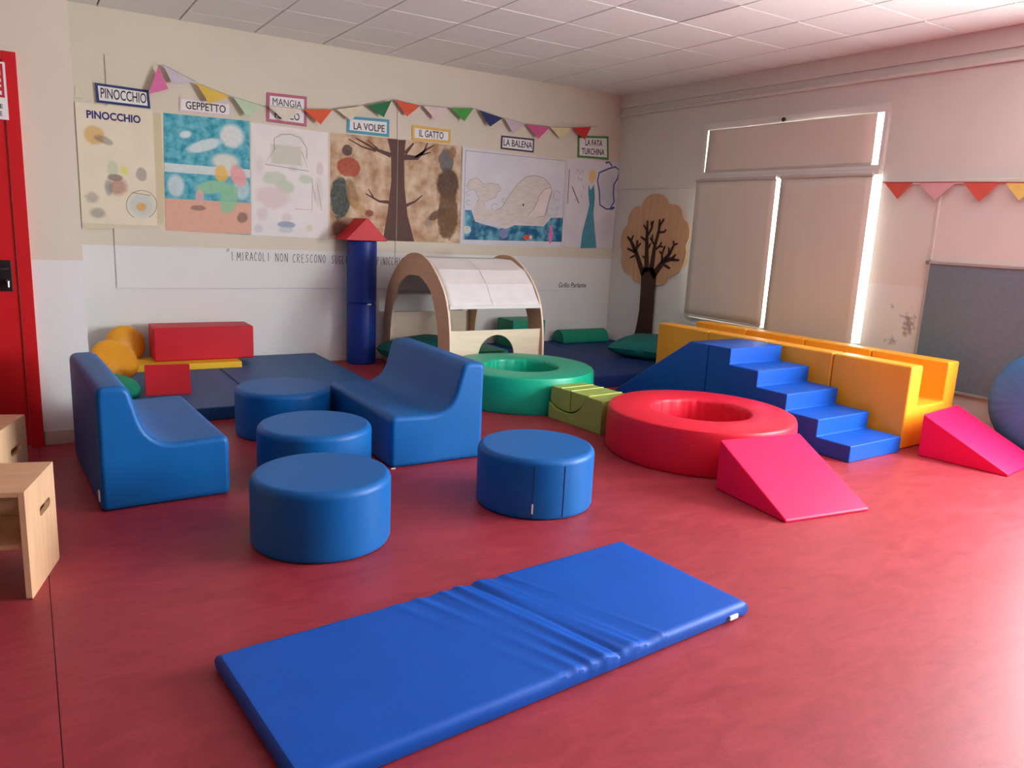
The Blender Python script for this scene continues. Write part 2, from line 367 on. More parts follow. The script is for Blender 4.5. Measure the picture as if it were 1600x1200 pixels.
PENN = [[[1.037,2.551],[1.106,2.378],[0.952,2.316]],[[1.074,2.564],[1.323,2.465],[1.137,2.422]],[[1.323,2.457],[1.602,2.384],[1.421,2.297]],[[1.623,2.382],[1.884,2.334],[1.739,2.22]],[[1.922,2.344],[2.233,2.347],[2.07,2.22]],[[2.243,2.349],[2.515,2.38],[2.394,2.233]],[[2.546,2.386],[2.815,2.45],[2.689,2.297]],[[2.847,2.454],[3.1,2.531],[3.015,2.365]],[[3.133,2.544],[3.405,2.52],[3.264,2.402]],[[3.433,2.524],[3.699,2.537],[3.57,2.394]],[[3.738,2.536],[4.002,2.567],[3.889,2.423]],[[4.07,2.556],[4.356,2.51],[4.196,2.405]],[[4.374,2.512],[4.64,2.481],[4.485,2.364]],[[4.649,2.481],[4.965,2.487],[4.804,2.343]],[[4.965,2.483],[5.253,2.506],[5.111,2.374]],[[5.258,2.507],[5.522,2.546],[5.428,2.395]]]
PEND = [[5.61,2.555]]
PENNR = [[[3.901,1.897],[3.645,1.891],[3.758,1.759]],[[3.614,1.888],[3.309,1.881],[3.454,1.748]],[[3.261,1.88],[2.993,1.874],[3.122,1.738]],[[2.962,1.871],[2.716,1.863],[2.848,1.746]]]
CROWN = [[6.862,1.699],[6.831,1.757],[6.762,1.811],[6.655,1.837],[6.544,1.823],[6.468,1.78],[6.421,1.722],[6.332,1.719],[6.256,1.693],[6.201,1.638],[6.176,1.568],[6.117,1.538],[6.076,1.477],[6.062,1.376],[6.106,1.288],[6.086,1.219],[6.097,1.131],[6.136,1.049],[6.214,0.979],[6.314,0.939],[6.343,0.888],[6.409,0.844],[6.504,0.829],[6.627,0.819],[6.755,0.828],[6.874,0.839],[6.923,0.874],[6.949,0.916],[7.044,0.922],[7.113,0.973],[7.15,1.059],[7.141,1.164],[7.169,1.215],[7.175,1.319],[7.157,1.415],[7.076,1.486],[7.075,1.563],[7.036,1.639],[6.964,1.69]]
TRUNK = [[6.818,0.16],[6.774,0.342],[6.749,0.519],[6.752,0.76],[6.763,0.93],[6.74,1.016],[6.573,1.028],[6.514,0.949],[6.524,0.747],[6.518,0.546],[6.517,0.376],[6.506,0.206]]
BRANCH = [[[6.73,0.932,0.0375],[6.889,1.177,0.026],[6.997,1.309,0.0185],[7.054,1.344,0.013]],[[6.988,1.301,0.012],[6.961,1.365,0.008]],[[6.886,1.177,0.0155],[6.879,1.31,0.0115]],[[6.87,1.238,0.0105],[6.821,1.282,0.009]],[[6.902,1.176,0.0145],[7.038,1.214,0.0105]],[[6.91,1.138,0.0115],[6.973,1.113,0.009]],[[6.684,0.97,0.0375],[6.721,1.336,0.0225],[6.736,1.535,0.01]],[[6.728,1.427,0.0115],[6.79,1.487,0.0085]],[[6.715,1.37,0.0125],[6.656,1.454,0.01],[6.637,1.537,0.0075]],[[6.657,1.462,0.0075],[6.67,1.528,0.006]],[[6.726,1.316,0.015],[6.82,1.353,0.0105]],[[6.684,1.234,0.0115],[6.655,1.286,0.01]],[[6.714,1.116,0.011],[6.768,1.141,0.0085]],[[6.609,0.975,0.039],[6.583,1.259,0.022],[6.532,1.441,0.0165],[6.537,1.551,0.01]],[[6.528,1.482,0.011],[6.471,1.559,0.0095]],[[6.533,1.412,0.012],[6.439,1.424,0.0105],[6.423,1.447,0.008]],[[6.598,1.283,0.0125],[6.666,1.35,0.009]],[[6.627,1.32,0.01],[6.635,1.381,0.0075]],[[6.566,1.223,0.012],[6.51,1.262,0.011],[6.452,1.262,0.0095]],[[6.498,1.268,0.0095],[6.477,1.306,0.0085]],[[6.578,0.927,0.0435],[6.418,1.104,0.0285],[6.334,1.19,0.0185],[6.277,1.289,0.0105],[6.293,1.328,0.008]],[[6.281,1.285,0.009],[6.228,1.304,0.009]],[[6.346,1.189,0.0105],[6.354,1.256,0.007]],[[6.439,1.086,0.0165],[6.454,1.183,0.012],[6.419,1.266,0.0095]],[[6.456,1.18,0.0095],[6.494,1.209,0.0075]],[[6.394,1.108,0.0235],[6.281,1.144,0.018],[6.241,1.187,0.0095]],[[6.291,1.131,0.016],[6.188,1.13,0.0105]],[[6.401,1.064,0.0145],[6.314,1.035,0.0115]]]
BTRUNK = [[3.086,2.18],[3.125,2.042],[3.133,1.783],[3.102,1.5],[3.052,1.198],[3.397,1.2],[3.315,1.461],[3.277,1.727],[3.265,2.022],[3.28,2.186]]
BBRANCH = [[[3.125,2.026,0.0235],[2.967,2.068,0.0125],[2.758,2.154,0.006]],[[2.968,2.052,0.0105],[2.828,2.079,0.0075],[2.69,2.137,0.0045]],[[2.985,2.078,0.008],[2.879,2.147,0.004]],[[3.274,2.056,0.02],[3.364,2.162,0.008]],[[3.265,2.022,0.028],[3.405,2.026,0.0205],[3.496,2.109,0.0115],[3.594,2.167,0.0055]],[[3.386,2.033,0.013],[3.478,2.09,0.0085],[3.517,2.177,0.006]],[[3.441,2.054,0.0095],[3.554,2.094,0.0055]],[[3.11,1.575,0.018],[3.01,1.578,0.011],[2.867,1.642,0.0055]],[[2.956,1.599,0.008],[2.893,1.688,0.0045]],[[3.294,1.552,0.017],[3.397,1.6,0.0095],[3.475,1.664,0.0055]]]
BLOT = {"cream":[["e",0.544,1.956,0.081,0.087,0.3],["e",0.612,1.926,0.082,0.035,-0.3],["e",0.583,1.69,0.035,0.057,0],["e",0.751,1.697,0.039,0.045,0],["e",0.665,1.703,0.053,0.077,0],["e",0.679,1.634,0.066,0.033,0],["e",0.693,1.557,0.091,0.078,0.4],["e",0.628,1.553,0.036,0.084,0],["e",0.879,1.674,0.047,0.066,0],["e",0.501,1.462,0.064,0.057,0],["e",0.536,1.342,0.07,0.051,0],["e",0.868,1.418,0.115,0.112,0],["e",0.868,1.405,0.047,0.046,0],["b",1.017,1.724,0.033,0.494,0],["b",0.684,1.225,0.346,0.033,0]],"blue":[["b",1.398,1.351,0.415,0.145,0],["b",1.41,1.748,0.411,0.038,0],["e",1.145,1.601,0.077,0.107,0],["e",1.691,1.611,0.084,0.111,0],["e",1.619,2.058,0.117,0.114,0],["e",1.389,1.955,0.175,0.053,0.35],["e",1.236,2.033,0.058,0.036,0.3],["e",1.559,1.835,0.138,0.082,0],["e",1.666,1.72,0.076,0.104,0.4],["e",1.523,1.73,0.068,0.075,0],["e",1.446,1.608,0.163,0.062,0.15],["e",1.579,1.52,0.083,0.153,-0.2],["e",1.337,1.519,0.04,0.075,0],["e",1.321,1.423,0.073,0.027,0],["e",1.693,1.358,0.056,0.05,0.8]],"pale":[["b",2.098,1.94,0.155,0.096,0],["e",2.135,2.09,0.155,0.073,0],["e",1.855,1.829,0.046,0.09,0],["e",2.41,1.84,0.043,0.07,0],["e",1.98,1.727,0.128,0.068,0.1],["e",2.084,1.654,0.089,0.069,0],["e",2.275,1.737,0.073,0.046,0],["e",1.966,1.555,0.176,0.125,0],["e",1.871,1.401,0.064,0.069,0],["e",1.834,1.267,0.052,0.046,0],["e",2.093,1.377,0.054,0.047,0],["e",2.092,1.313,0.096,0.035,0],["e",2.086,1.266,0.084,0.035,0],["e",2.31,1.293,0.037,0.035,0],["e",2.397,1.628,0.05,0.164,0],["e",2.156,1.82,0.054,0.025,0]],"brownl":[["e",2.694,1.878,0.129,0.098,0],["e",2.61,1.586,0.106,0.207,0],["e",2.73,1.626,0.06,0.176,0.3],["e",2.809,1.509,0.132,0.036,-0.6],["e",2.907,1.457,0.053,0.036,0],["e",2.611,1.297,0.104,0.097,0],["e",2.676,2.034,0.059,0.056,0]],"brownr":[["e",3.733,2.029,0.098,0.126,0],["e",3.761,1.793,0.139,0.17,0],["e",3.653,1.486,0.138,0.048,0.5],["e",3.772,1.484,0.13,0.275,0],["e",3.805,2.112,0.047,0.067,0],["e",3.549,1.387,0.039,0.051,0]],"whale":[["b",4.596,1.416,0.669,0.405,0],["e",4.501,1.344,0.07,0.048,0]],"fairy":[["e",5.627,2.014,0.065,0.091,0],["e",5.625,1.842,0.047,0.092,0],["e",5.639,1.375,0.122,0.268,0],["e",5.863,1.898,0.158,0.225,0],["e",5.869,1.452,0.16,0.19,0]]}
SEA = [[3.972,1.544],[4.051,1.548],[4.098,1.433],[4.394,1.369],[4.601,1.416],[4.987,1.418],[5.08,1.517],[5.243,1.525],[5.244,1.255],[3.974,1.238]]
WHALE = [[4.097,1.442],[4.077,1.516],[4.11,1.64],[4.136,1.67],[4.083,1.76],[4.017,1.756],[3.978,1.79],[4.024,1.858],[4.099,1.886],[4.19,1.823],[4.278,1.843],[4.369,1.831],[4.407,1.772],[4.362,1.76],[4.342,1.701],[4.243,1.658],[4.187,1.645],[4.213,1.58],[4.338,1.558],[4.427,1.597],[4.512,1.731],[4.61,1.852],[4.711,1.936],[4.828,1.965],[4.951,1.944],[5.041,1.882],[5.071,1.805],[5.032,1.664],[5.003,1.543],[5.041,1.535],[5.033,1.465],[4.962,1.422],[4.67,1.439],[4.6,1.416],[4.486,1.368],[4.392,1.388],[4.413,1.432],[4.231,1.439]]
MOUTH = [[4.76,1.526],[4.851,1.615],[4.903,1.746],[4.971,1.824],[5.055,1.849],[5.065,1.805],[5.025,1.664],[4.991,1.533],[4.882,1.513]]
FRAME5 = [[3.956,2.148],[5.241,2.151],[5.247,1.247],[3.963,1.234]]
DRESS = [[5.582,1.919],[5.613,1.855],[5.659,1.924],[5.683,1.78],[5.68,1.579],[5.757,1.202],[5.521,1.189],[5.535,1.371],[5.58,1.547],[5.61,1.696],[5.582,1.826]]
WING = [[5.724,2.061],[5.858,2.117],[5.961,2.146],[6.018,2.11],[6.001,2.015],[5.954,1.944],[5.953,1.864],[5.973,1.743],[5.919,1.659],[5.866,1.656],[5.765,1.698],[5.743,1.85],[5.707,1.967]]
CLOCK = [[[5.294,2.066],[5.299,1.685]],[[5.345,1.88],[5.457,1.7]]]
BOWL = [[0.987,1.431],[0.981,1.4],[0.968,1.37],[0.948,1.345],[0.923,1.324],[0.894,1.311],[0.863,1.305],[0.833,1.308],[0.806,1.319],[0.783,1.336],[0.765,1.36],[0.755,1.388],[0.753,1.418],[0.758,1.449],[0.771,1.478],[0.79,1.504],[0.815,1.524],[0.843,1.537],[0.874,1.543],[0.904,1.541],[0.932,1.531],[0.955,1.514],[0.973,1.49],[0.984,1.462]]
# ------------------------------------------------------------------ the room
XR, YB, HC = 6.01, 7.35, 2.943
XL, YF = -5.0, -3.1
def boxes(name, lst, m, parent=None):
    bm = bmesh.new()
    for b in lst: box(bm, *b)
    return finish(name, bm, m, parent, smooth=False)
floor = struct(boxes('floor', [(0.0015, 6.3, YF-.2, YB+.15, -.05, 0)], M_FLOOR))
boxes('floor_sheet', [(XL-.2, -0.0015, YF-.2, YB+.15, -.05, 0)], M_FLOOR, floor)
boxes('floor_sheet', [(-0.0015, 0.0015, YF-.2, YB+.15, -.05, -.003)], mat('dark_floor_joint', (92, 30, 32), .6), floor)
struct(boxes('wall_back', [(XL-.2, 6.3, YB, YB+.15, 0, 3.1)], M_WALL))
# window wall with the blinded window and a second window beyond the frame
W1 = (3.945, 5.97, .56, 2.5); W2 = (-1.25, 2.08, .68, 2.26)
def wall_with(openings, lo, hi):
    out = []; prev = lo
    for (a, b, z0, z1) in sorted(openings):
        out += [(prev, a, 0, 3.1), (a, b, 0, z0), (a, b, z1, 3.1)]; prev = b
    return out+[(prev, hi, 0, 3.1)]
struct(boxes('wall_right', [(XR, XR+.28, a, b, c, d) for a, b, c, d in wall_with([W1, W2], YF-.2, YB)], M_WALLR))
struct(boxes('wall_left', [(XL, -1.02, 5.139, 5.30, 0, 3.1), (-1.02, .03, 5.139, 5.30, 2.17, 3.1), (.03, .287, 5.139, 5.30, 0, 3.1), (.17, .287, 5.30, YB, 0, 3.1)], M_WALL))
struct(boxes('wall_far_left', [(XL-.15, XL, YF, 5.3, 0, 3.1)], M_WALLD))
struct(boxes('wall_front', [(XL-.2, XR, YF-.15, YF, 0, 3.1)], M_WALLD))
# thin fibreboard sheets screwed on the rear wall
pn = struct(BOX('trim_1', .65, 3.184, YB-.012, YB, .722, 2.59, M_WALL, b=.002, smooth=False))
pn2 = struct(BOX('trim_2', 3.189, 5.70, YB-.012, YB, .70, 2.565, M_WALL, b=.002, smooth=False))
# ceiling: slab above, lay-in tiles below it as single pieces
ceil = struct(boxes('ceiling', [(XL-.2, 6.3, YF-.2, YB+.15, HC+.018, HC+.12)], M_JOINT))
XJ = [5.468-.6065*k for k in range(0, 11)]; YJ = [5.80-.592*k for k in range(-2, 9)]
def tile(x0, x1, y0, y1, m, dz=0, shared={}):
    key = (round(x1-x0, 3), round(y1-y0, 3), m.name)
    if key not in shared:
        bm = bmesh.new(); hx, hy = (x1-x0)/2-.006, (y1-y0)/2-.0035
        top = [bm.verts.new((sx*hx, sy*hy, .016)) for sx, sy in ((-1,-1),(1,-1),(1,1),(-1,1))]
        mid = [bm.verts.new((sx*hx, sy*hy, .004)) for sx, sy in ((-1,-1),(1,-1),(1,1),(-1,1))]
        bot = [bm.verts.new((sx*(hx-.003), sy*(hy-.002), 0)) for sx, sy in ((-1,-1),(1,-1),(1,1),(-1,1))]
        bm.faces.new(top); bm.faces.new(bot)
        for A, B in ((top, mid), (mid, bot)):
            for i in range(4): bm.faces.new((A[i], A[(i+1) % 4], B[(i+1) % 4], B[i]))
        bmesh.ops.recalc_face_normals(bm, faces=bm.faces)
        me = bpy.data.meshes.new('ceiling_tile'); bm.to_mesh(me); bm.free(); me.materials.append(m); shared[key] = me
    o = bpy.data.objects.new('ceiling_tile', shared[key]); C.objects.link(o); o.parent = ceil
    o.location = ((x0+x1)/2, (y0+y1)/2, HC+dz)
xs = [XR]+XJ; ys = [YB]+[y for y in YJ if y < YB-.1]
for i in range(len(xs)-1):
    for j in range(len(ys)-1):
        x1, x0, y1, y0 = xs[i], xs[i+1], ys[j], ys[j+1]
        if x0 < .287 and y1 > 5.139:
            if x1 <= .3: continue
            x0 = .287
        grey = x0 < 3.95 < x1 and y0 < 4.32 < y1
        tile(x0, x1, y0, y1, M_TILE2 if grey else M_TILE, 0.004 if grey else random.uniform(0, .002))
# plain ceiling where the camera does not look
boxes('ceiling_panel', [(XL, xs[-1], YF, 5.139, HC, HC+.016), (xs[-1], XR, YF, ys[-1], HC, HC+.016)], M_TILE, ceil)
# upper band and cable ducts on the window wall
struct(boxes('trim_3', [(XR-.022, XR, YF, YB, 2.80, HC)], M_WALLR))
struct(BOX('trim_4', XR-.03, XR, YF, YB-.001, 2.705, 2.735, M_TRIMW, b=.004))
struct(BOX('trim_5', XR-.018, XR, 5.99, YB-.001, 1.89, 1.912, M_TRIMW, b=.003))
struct(BOX('trim_6', XR-.018, XR, 2.22, 3.93, 1.872, 1.902, M_TRIMW, b=.003))
struct(BOX('trim_7', XR-.012, XR, 3.43, 3.448, 1.30, 1.872, M_TRIMW, b=.003))
struct(BOX('baseboard_left', .032, .286, 5.125, 5.139, 0, .085, M_BASE, b=.003))
# ------------------------------------------------------------------ window with blinds
w = bpy.data.objects.new('window_1', None); C.objects.link(w); w['kind'] = 'structure'; w.location = (XR, 4.95, 0)
def wb(name, x0, x1, y0, y1, z0, z1, m=M_FRAME, b=.004):
    return BOX(name, x0-XR, x1-XR, y0-4.95, y1-4.95, z0, z1, m, w, b=b)
wb('window_frame', XR-.022, XR+.06, 3.955, 3.992, 2.03, 2.45)
wb('window_frame', XR-.022, XR+.06, 5.93, 5.985, .56, 2.45)
wb('window_frame', XR-.022, XR+.06, 3.955, 5.985, 2.45, 2.52)
wb('transom_bar', XR-.035, XR+.06, 3.955, 5.985, 2.0, 2.038)
wb('transom_bar', XR-.05, XR+.06, 3.955, 5.985, 1.955, 1.998)
wb('window_stile', XR+.05, XR+.10, 5.07, 5.13, .60, 1.97)
wb('window_stile', XR+.05, XR+.10, 5.16, 5.22, .60, 1.97)
wb('window_rail', XR+.05, XR+.10, 3.945, 5.97, .56, .60)
wb('window_sill', XR-.03, XR+.28, 3.945, 5.97, .54, .562)
wb('window_pane', XR+.07, XR+.076, 3.945, 5.07, .60, 1.96, M_GLASS, 0)
wb('window_pane', XR+.07, XR+.076, 5.22, 5.93, .60, 1.96, M_GLASS, 0)
wb('window_pane', XR+.04, XR+.046, 3.99, 5.93, 2.04, 2.45, M_GLASS, 0)
bm = bmesh.new(); bmesh.ops.create_uvsphere(bm, u_segments=12, v_segments=8, radius=.02)
k = finish('window_catch', bm, M_BLACK, w); k.location = (-.035, 4.985-4.95, 2.475)
def blind(name, label, y0, y1, z0, z1, x, roller=True, wob=.0):
    t = thing(name, label, 'blind', (x, (y0+y1)/2, z0), 0, 'beige roller blinds'); hw = (y1-y0)/2; h = z1-z0
    bm = bmesh.new(); nx, nz = 14, 18; g = []
    for i in range(nx+1):
        r = []
        for j in range(nz+1):
            u, v = i/nx, j/nz
            d = wob*(math.sin(5*u+3*v)*.6+math.sin(9*u-4*v)*.4)
            r.append(bm.verts.new((d, -hw+2*hw*u+wob*.6*math.sin(4*v+1)*(1 if u > .5 else -1)*abs(2*u-1), h*v)))
        g.append(r)
    for i in range(nx):
        for j in range(nz): bm.faces.new((g[i][j], g[i+1][j], g[i+1][j+1], g[i][j+1]))
    f = finish('blind_fabric', bm, M_BLIND, t, wn=False)
    s = f.modifiers.new('s', 'SOLIDIFY'); s.thickness = .0012
    TUBE('bottom_rail', [(0, -hw, -.008), (0, hw, -.008)], .010, M_RAIL, t, 10)
    if roller: TUBE('roller', [(.0, -hw, h+.006), (.0, hw, h+.006)], .017, M_RAIL, t, 12)
    return t
blind('roller_blind', 'short wide beige blind covering the upper window light', 4.045, 5.91, 2.045, 2.45, XR-.028, False, .006)
blind('roller_blind', 'tall beige blind over the lower window half nearest the wooden tree', 4.965, 5.99, .578, 1.952, XR-.062, True, .004)
blind('roller_blind', 'tall beige blind over the lower window half nearest the notice board', 3.99, 4.92, .40, 1.952, XR-.062, True, .004)
# the wide window outside the picture
def plain_window(name, axis, a0, a1, z0, z1, at, sgn):
    o = bpy.data.objects.new(name, None); C.objects.link(o); o['kind'] = 'structure'
    def fr(a, b, c, d, m=M_FRAME, t0=.02, t1=.08, nm='window_frame'):
        if axis == 'y': BOX(nm, at+sgn*t0 if sgn > 0 else at-t1, at+sgn*t1 if sgn > 0 else at-t0, a, b, c, d, m, o)
        else: BOX(nm, a, b, at-t1, at-t0, c, d, m, o)
    fr(a0, a1, z0, z0+.05); fr(a0, a1, z1-.05, z1); fr(a0, a0+.05, z0+.05, z1-.05); fr(a1-.05, a1, z0+.05, z1-.05)
    m = (a0+a1)/2; fr(m-.03, m+.03, z0+.05, z1-.05)
    fr(a0+.05, m-.03, z0+.05, z1-.05, M_GLASS, .05, .055, 'window_pane'); fr(m+.03, a1-.05, z0+.05, z1-.05, M_GLASS, .05, .055, 'window_pane')
plain_window('window_2', 'y', W2[0], W2[1], W2[2], W2[3], XR, 1)
# ------------------------------------------------------------------ red door with sign
d = bpy.data.objects.new('door_1', None); C.objects.link(d); d['kind'] = 'structure'; d.location = (-.5, 5.139, 0)
def db(name, x0, x1, y0, y1, z0, z1, m, b=.003, parent=d): return BOX(name, x0+.5, x1+.5, y0-5.139, y1-5.139, z0, z1, m, parent, b=b)
db('door_frame', -.036, .03, 5.108, 5.24, 0, 2.17, M_DOOR); db('door_frame', -1.02, -.954, 5.108, 5.24, 0, 2.17, M_DOOR)
db('door_frame', -.954, -.036, 5.108, 5.24, 2.125, 2.17, M_DOOR)
leaf = db('door_leaf', -.953, -.0368, 5.118, 5.165, .008, 2.12, M_DOOR)
hp = db('handle_plate', -.125, -.064, 5.106, 5.118, .905, 1.077, M_BLACK, .006)
TUBE('door_handle', [(-.088+.5, -.033, 1.03), (-.088+.5, -.075, 1.03), (-.12+.5, -.082, 1.03), (-.21+.5, -.082, 1.028)], .011, M_BLACK, d, 10)
TUBE('lock_cylinder', [(-.085+.5, -.033, .962), (-.085+.5, -.052, .962)], .010, M_CHROME, d, 12)
TUBE('door_key', [(-.085+.5, -.052, .962), (-.085+.5, -.056, .93)], .006, M_CHROME, d, 8)
sg = db('door_sign', -.30, -.022, 5.104, 5.1075, 1.82, 2.112, M_PAPER, 0)
for c in (): pass
db('sign_field', -.29, -.033, 5.1030, 5.104, 1.932, 2.102, mat('sign_red', (196, 40, 52), .5), 0)
for (z0, z1, xa) in ((2.045, 2.07, -.115), (2.01, 2.028, -.11), (1.985, 1.996, -.115), (1.945, 1.965, -.105)):
    db('sign_mark', xa, -.045, 5.1024, 5.103, z0, z1, M_PAPER, 0)
text('lettering', 'RE', .03, M_INK, d, ROT_BACK, (-.062+.5, 5.1033-5.139, 1.886), bold=.0008, align='CENTER')
text('lettering', 'E', .03, M_INK, d, ROT_BACK, (-.058+.5, 5.1033-5.139, 1.848), bold=.0008, align='CENTER')
# wall socket strip beside the pillar
t = thing('wall_socket', 'cream socket plate on the rear wall left of the blue-bordered sign', 'socket', (.40, YB, 2.28))
BOX('socket_plate', -.075, .075, -.012, 0, -.048, .048, M_SOCK, t, b=.004)
for k in range(3): BOX('socket_module', -.055+k*.04, -.022+k*.04, -.016, -.012, -.03, .03, M_SOCK, t, b=.002)
# ------------------------------------------------------------------ big foam pieces
def sofa(label, loc, rotz, length, width, mirror, tagx):
    t = thing('foam_sofa', label, 'sofa', loc, rotz, 'blue foam sofas')
    pr = roundpoly([(0, 0), (0, .592), (.138, .592), (.218, .292), (.585, .306), (.585, 0)], [.034, .045, .045, .17, .045, .034], 7)
    s = width/.585; pr = [((.585-a if mirror else a)*s, b) for a, b in pr]
    bm = bmesh.new(); round_prism(bm, pr, 'xz', 0, length, .028); finish('sofa_body', bm, M_BLUE, t)
    if mirror: BOX('sewn_label', .005, .03, -.003, .002, 0, .006, M_TAG, t)
    else: BOX('sewn_label', -.004, .001, .02, .05, .05, .10, M_TAG, t)
    return t
sofa('blue foam sofa with its back to the white pillar at left, open side facing right', (.226, 3.832, 0), math.radians(3), 1.03, .585, False, 0)
sofa('blue foam sofa with its back to the green ring, open side facing left', (1.695, 3.912, 0), math.radians(0), 1.07, .60, True, 0)
def pouf_parts(t, r, h):
    pr = [(r-.02, 0), (r-.006, .006), (r, .02), (r, h-.036), (r-.004, h-.02), (r-.014, h-.008), (r-.03, h-.001)]
    bm = bmesh.new()
    def md(i, a, rr, z):
        n = noise.noise(Vector((math.cos(a)*9, math.sin(a)*9, z*4)))
        return rr+.0012*n, z
    lathe(bm, pr, 96, md, closed=False)
    finish('pouf_body', bm, M_BLUE, t)
    for s in (235.4, 264.5):
        a = math.radians(s); TUBE('seam', [((r+.0005)*math.cos(a), (r+.0005)*math.sin(a), z) for z in (.015, .1, .2, h-.035)], .0022, M_DARKSEAM, t, 6)
    a = math.radians(235); bm = bmesh.new()
    box(bm, r-.002, r+.003, -.004, .004, .035, .085)
    lb = finish('sewn_label', bm, M_TAG, t, rotz=a)
def pouf(label, x, y, rot, r=.301, h=.308):
    t = thing('round_pouf', label, 'pouf', (x, y, 0), rot, 'round blue poufs'); pouf_parts(t, r, h); return t
p0 = pouf('round blue pouf standing apart on the right, with white tag and seams', 2.173, 3.153, 0)
def pcopy(label, x, y, rot):
    c = copy_tree(p0); c.location = (x, y, 0); c.rotation_euler = (0, 0, rot); c['label'] = label
pcopy('round blue pouf nearest the camera, front one of the row of three', 1.041, 3.15, 2.4)
pcopy('round blue pouf in the middle of the row of three between the sofas', 1.27, 3.955, 2.0)
pcopy('round blue pouf at the far end of the row, before the corner mats', 1.377, 4.94, 2.2)
def ring(label, x, y, R, r, h, m):
    t = thing('foam_ring', label, 'ring', (x, y, 0))
    pr = []
    pr += [(R-.012, 0), (R, .015)]+[(R+.006*math.sin(PI*k/5), .015+(h-.04)*k/5) for k in range(1, 5)]+[(R, h-.025), (R-.007, h-.008), (R-.022, h)]
    pr += [(R-.1, h+.004), ((R+r)/2, h+.006), (r+.1, h+.003), (r+.02, h-.002), (r+.006, h-.012)]
    k0 = len(pr); pr += [(r, h-.03), (r-.004, h*.6), (r-.004, h*.3), (r+.004, .01)]
    def md(i, a, rr, z):
        if i >= k0-2 and i < len(pr)-1:
            p = noise.noise(Vector((math.cos(a)*7, math.sin(a)*7, z*1.2)))*.012+noise.noise(Vector((math.cos(a)*19, math.sin(a)*19, z*1.2)))*.006
            return rr+p*(1 if i >= k0 else .35), z
        return rr+.002*noise.noise(Vector((math.cos(a)*3, math.sin(a)*3, z*3))), z
    bm = bmesh.new(); lathe(bm, pr, 144, md)
    finish('ring_body', bm, m, t)
    return t
ring('large red foam ring with open middle, between stairs and pink wedge', 3.695, 3.49, .603, .315, .285, M_RED)
ring('large green foam ring with open middle, before the wooden playhouse', 3.416, 5.234, .594, .30, .288, M_GREEN)
def wedge(label, loc, rotz, wx, ly, h, m):
    t = thing('foam_wedge', label, 'wedge', loc, rotz, 'pink foam wedges')
    PRISM('wedge_body', [(0, 0), (0, .016), (ly, h), (ly, 0)], 'yz', 0, wx, m, t, b=.009, seg=3)
    return t
wedge('pinkish red foam wedge ramp leading up to the red ring', (3.150, 2.335, 0), math.radians(-7.5), .585, .545, .285, M_PINK)
wedge('pinkish red foam wedge ramp at the right edge, leading up to the yellow channel', (5.155, 2.245, 0), math.radians(8.5), .585, .55, .29, M_PINK)
t = thing('foam_stairs', 'royal blue foam stairs with five steps beside the yellow channel', 'stairs', (4.43, 2.869, 0), math.radians(2.2))
hs, sy = [.112, .231, .350, .468, .588], [0, .254, .516, .776, 1.038, 1.250]
pr = [(0, 0)]
for k in range(5): pr += [(sy[k], hs[k]), (sy[k+1], hs[k])]
pr += [(sy[5], 0)]
PRISM('stairs_body', pr, 'yz', 0, .6, M_ROYAL, t, b=.008, seg=3)
t = thing('foam_slide', 'royal blue foam slide sloping away behind the blue stairs', 'slide', (4.43, 2.869, 0), math.radians(2.2))
PRISM('slide_body', [(1.256, 0), (1.256, .586), (1.44, .584), (2.27, .03), (2.275, 0)], 'yz', 0, .6, M_ROYAL, t, b=.008, seg=3)
U = [(0, 0), (0, .588), (.156, .588), (.156, .295), (.515, .295), (.515, .588), (.671, .588), (.671, 0)]
a = math.radians(3.2)
CL = ['yellow U-shaped foam channel block at the open front end by the pink wedge', 'second yellow U-shaped foam block from the front, beside the lower stairs',
      'third yellow U-shaped foam block from the front, behind the top of the stairs', 'yellow U-shaped foam block farthest back, beside the foot of the slide']
first = None
for k in range(4):
    off = .598*k; loc = (5.09-off*math.sin(a), 2.925+off*math.cos(a), 0)
    if not first:
        first = thing('foam_channel', CL[0], 'channel', loc, a, 'yellow foam channel blocks')
        PRISM('channel_body', U, 'xz', 0, .592, M_YEL, first, b=.014, seg=3)
    else:
        c = copy_tree(first); c.location = loc; c['label'] = CL[k]
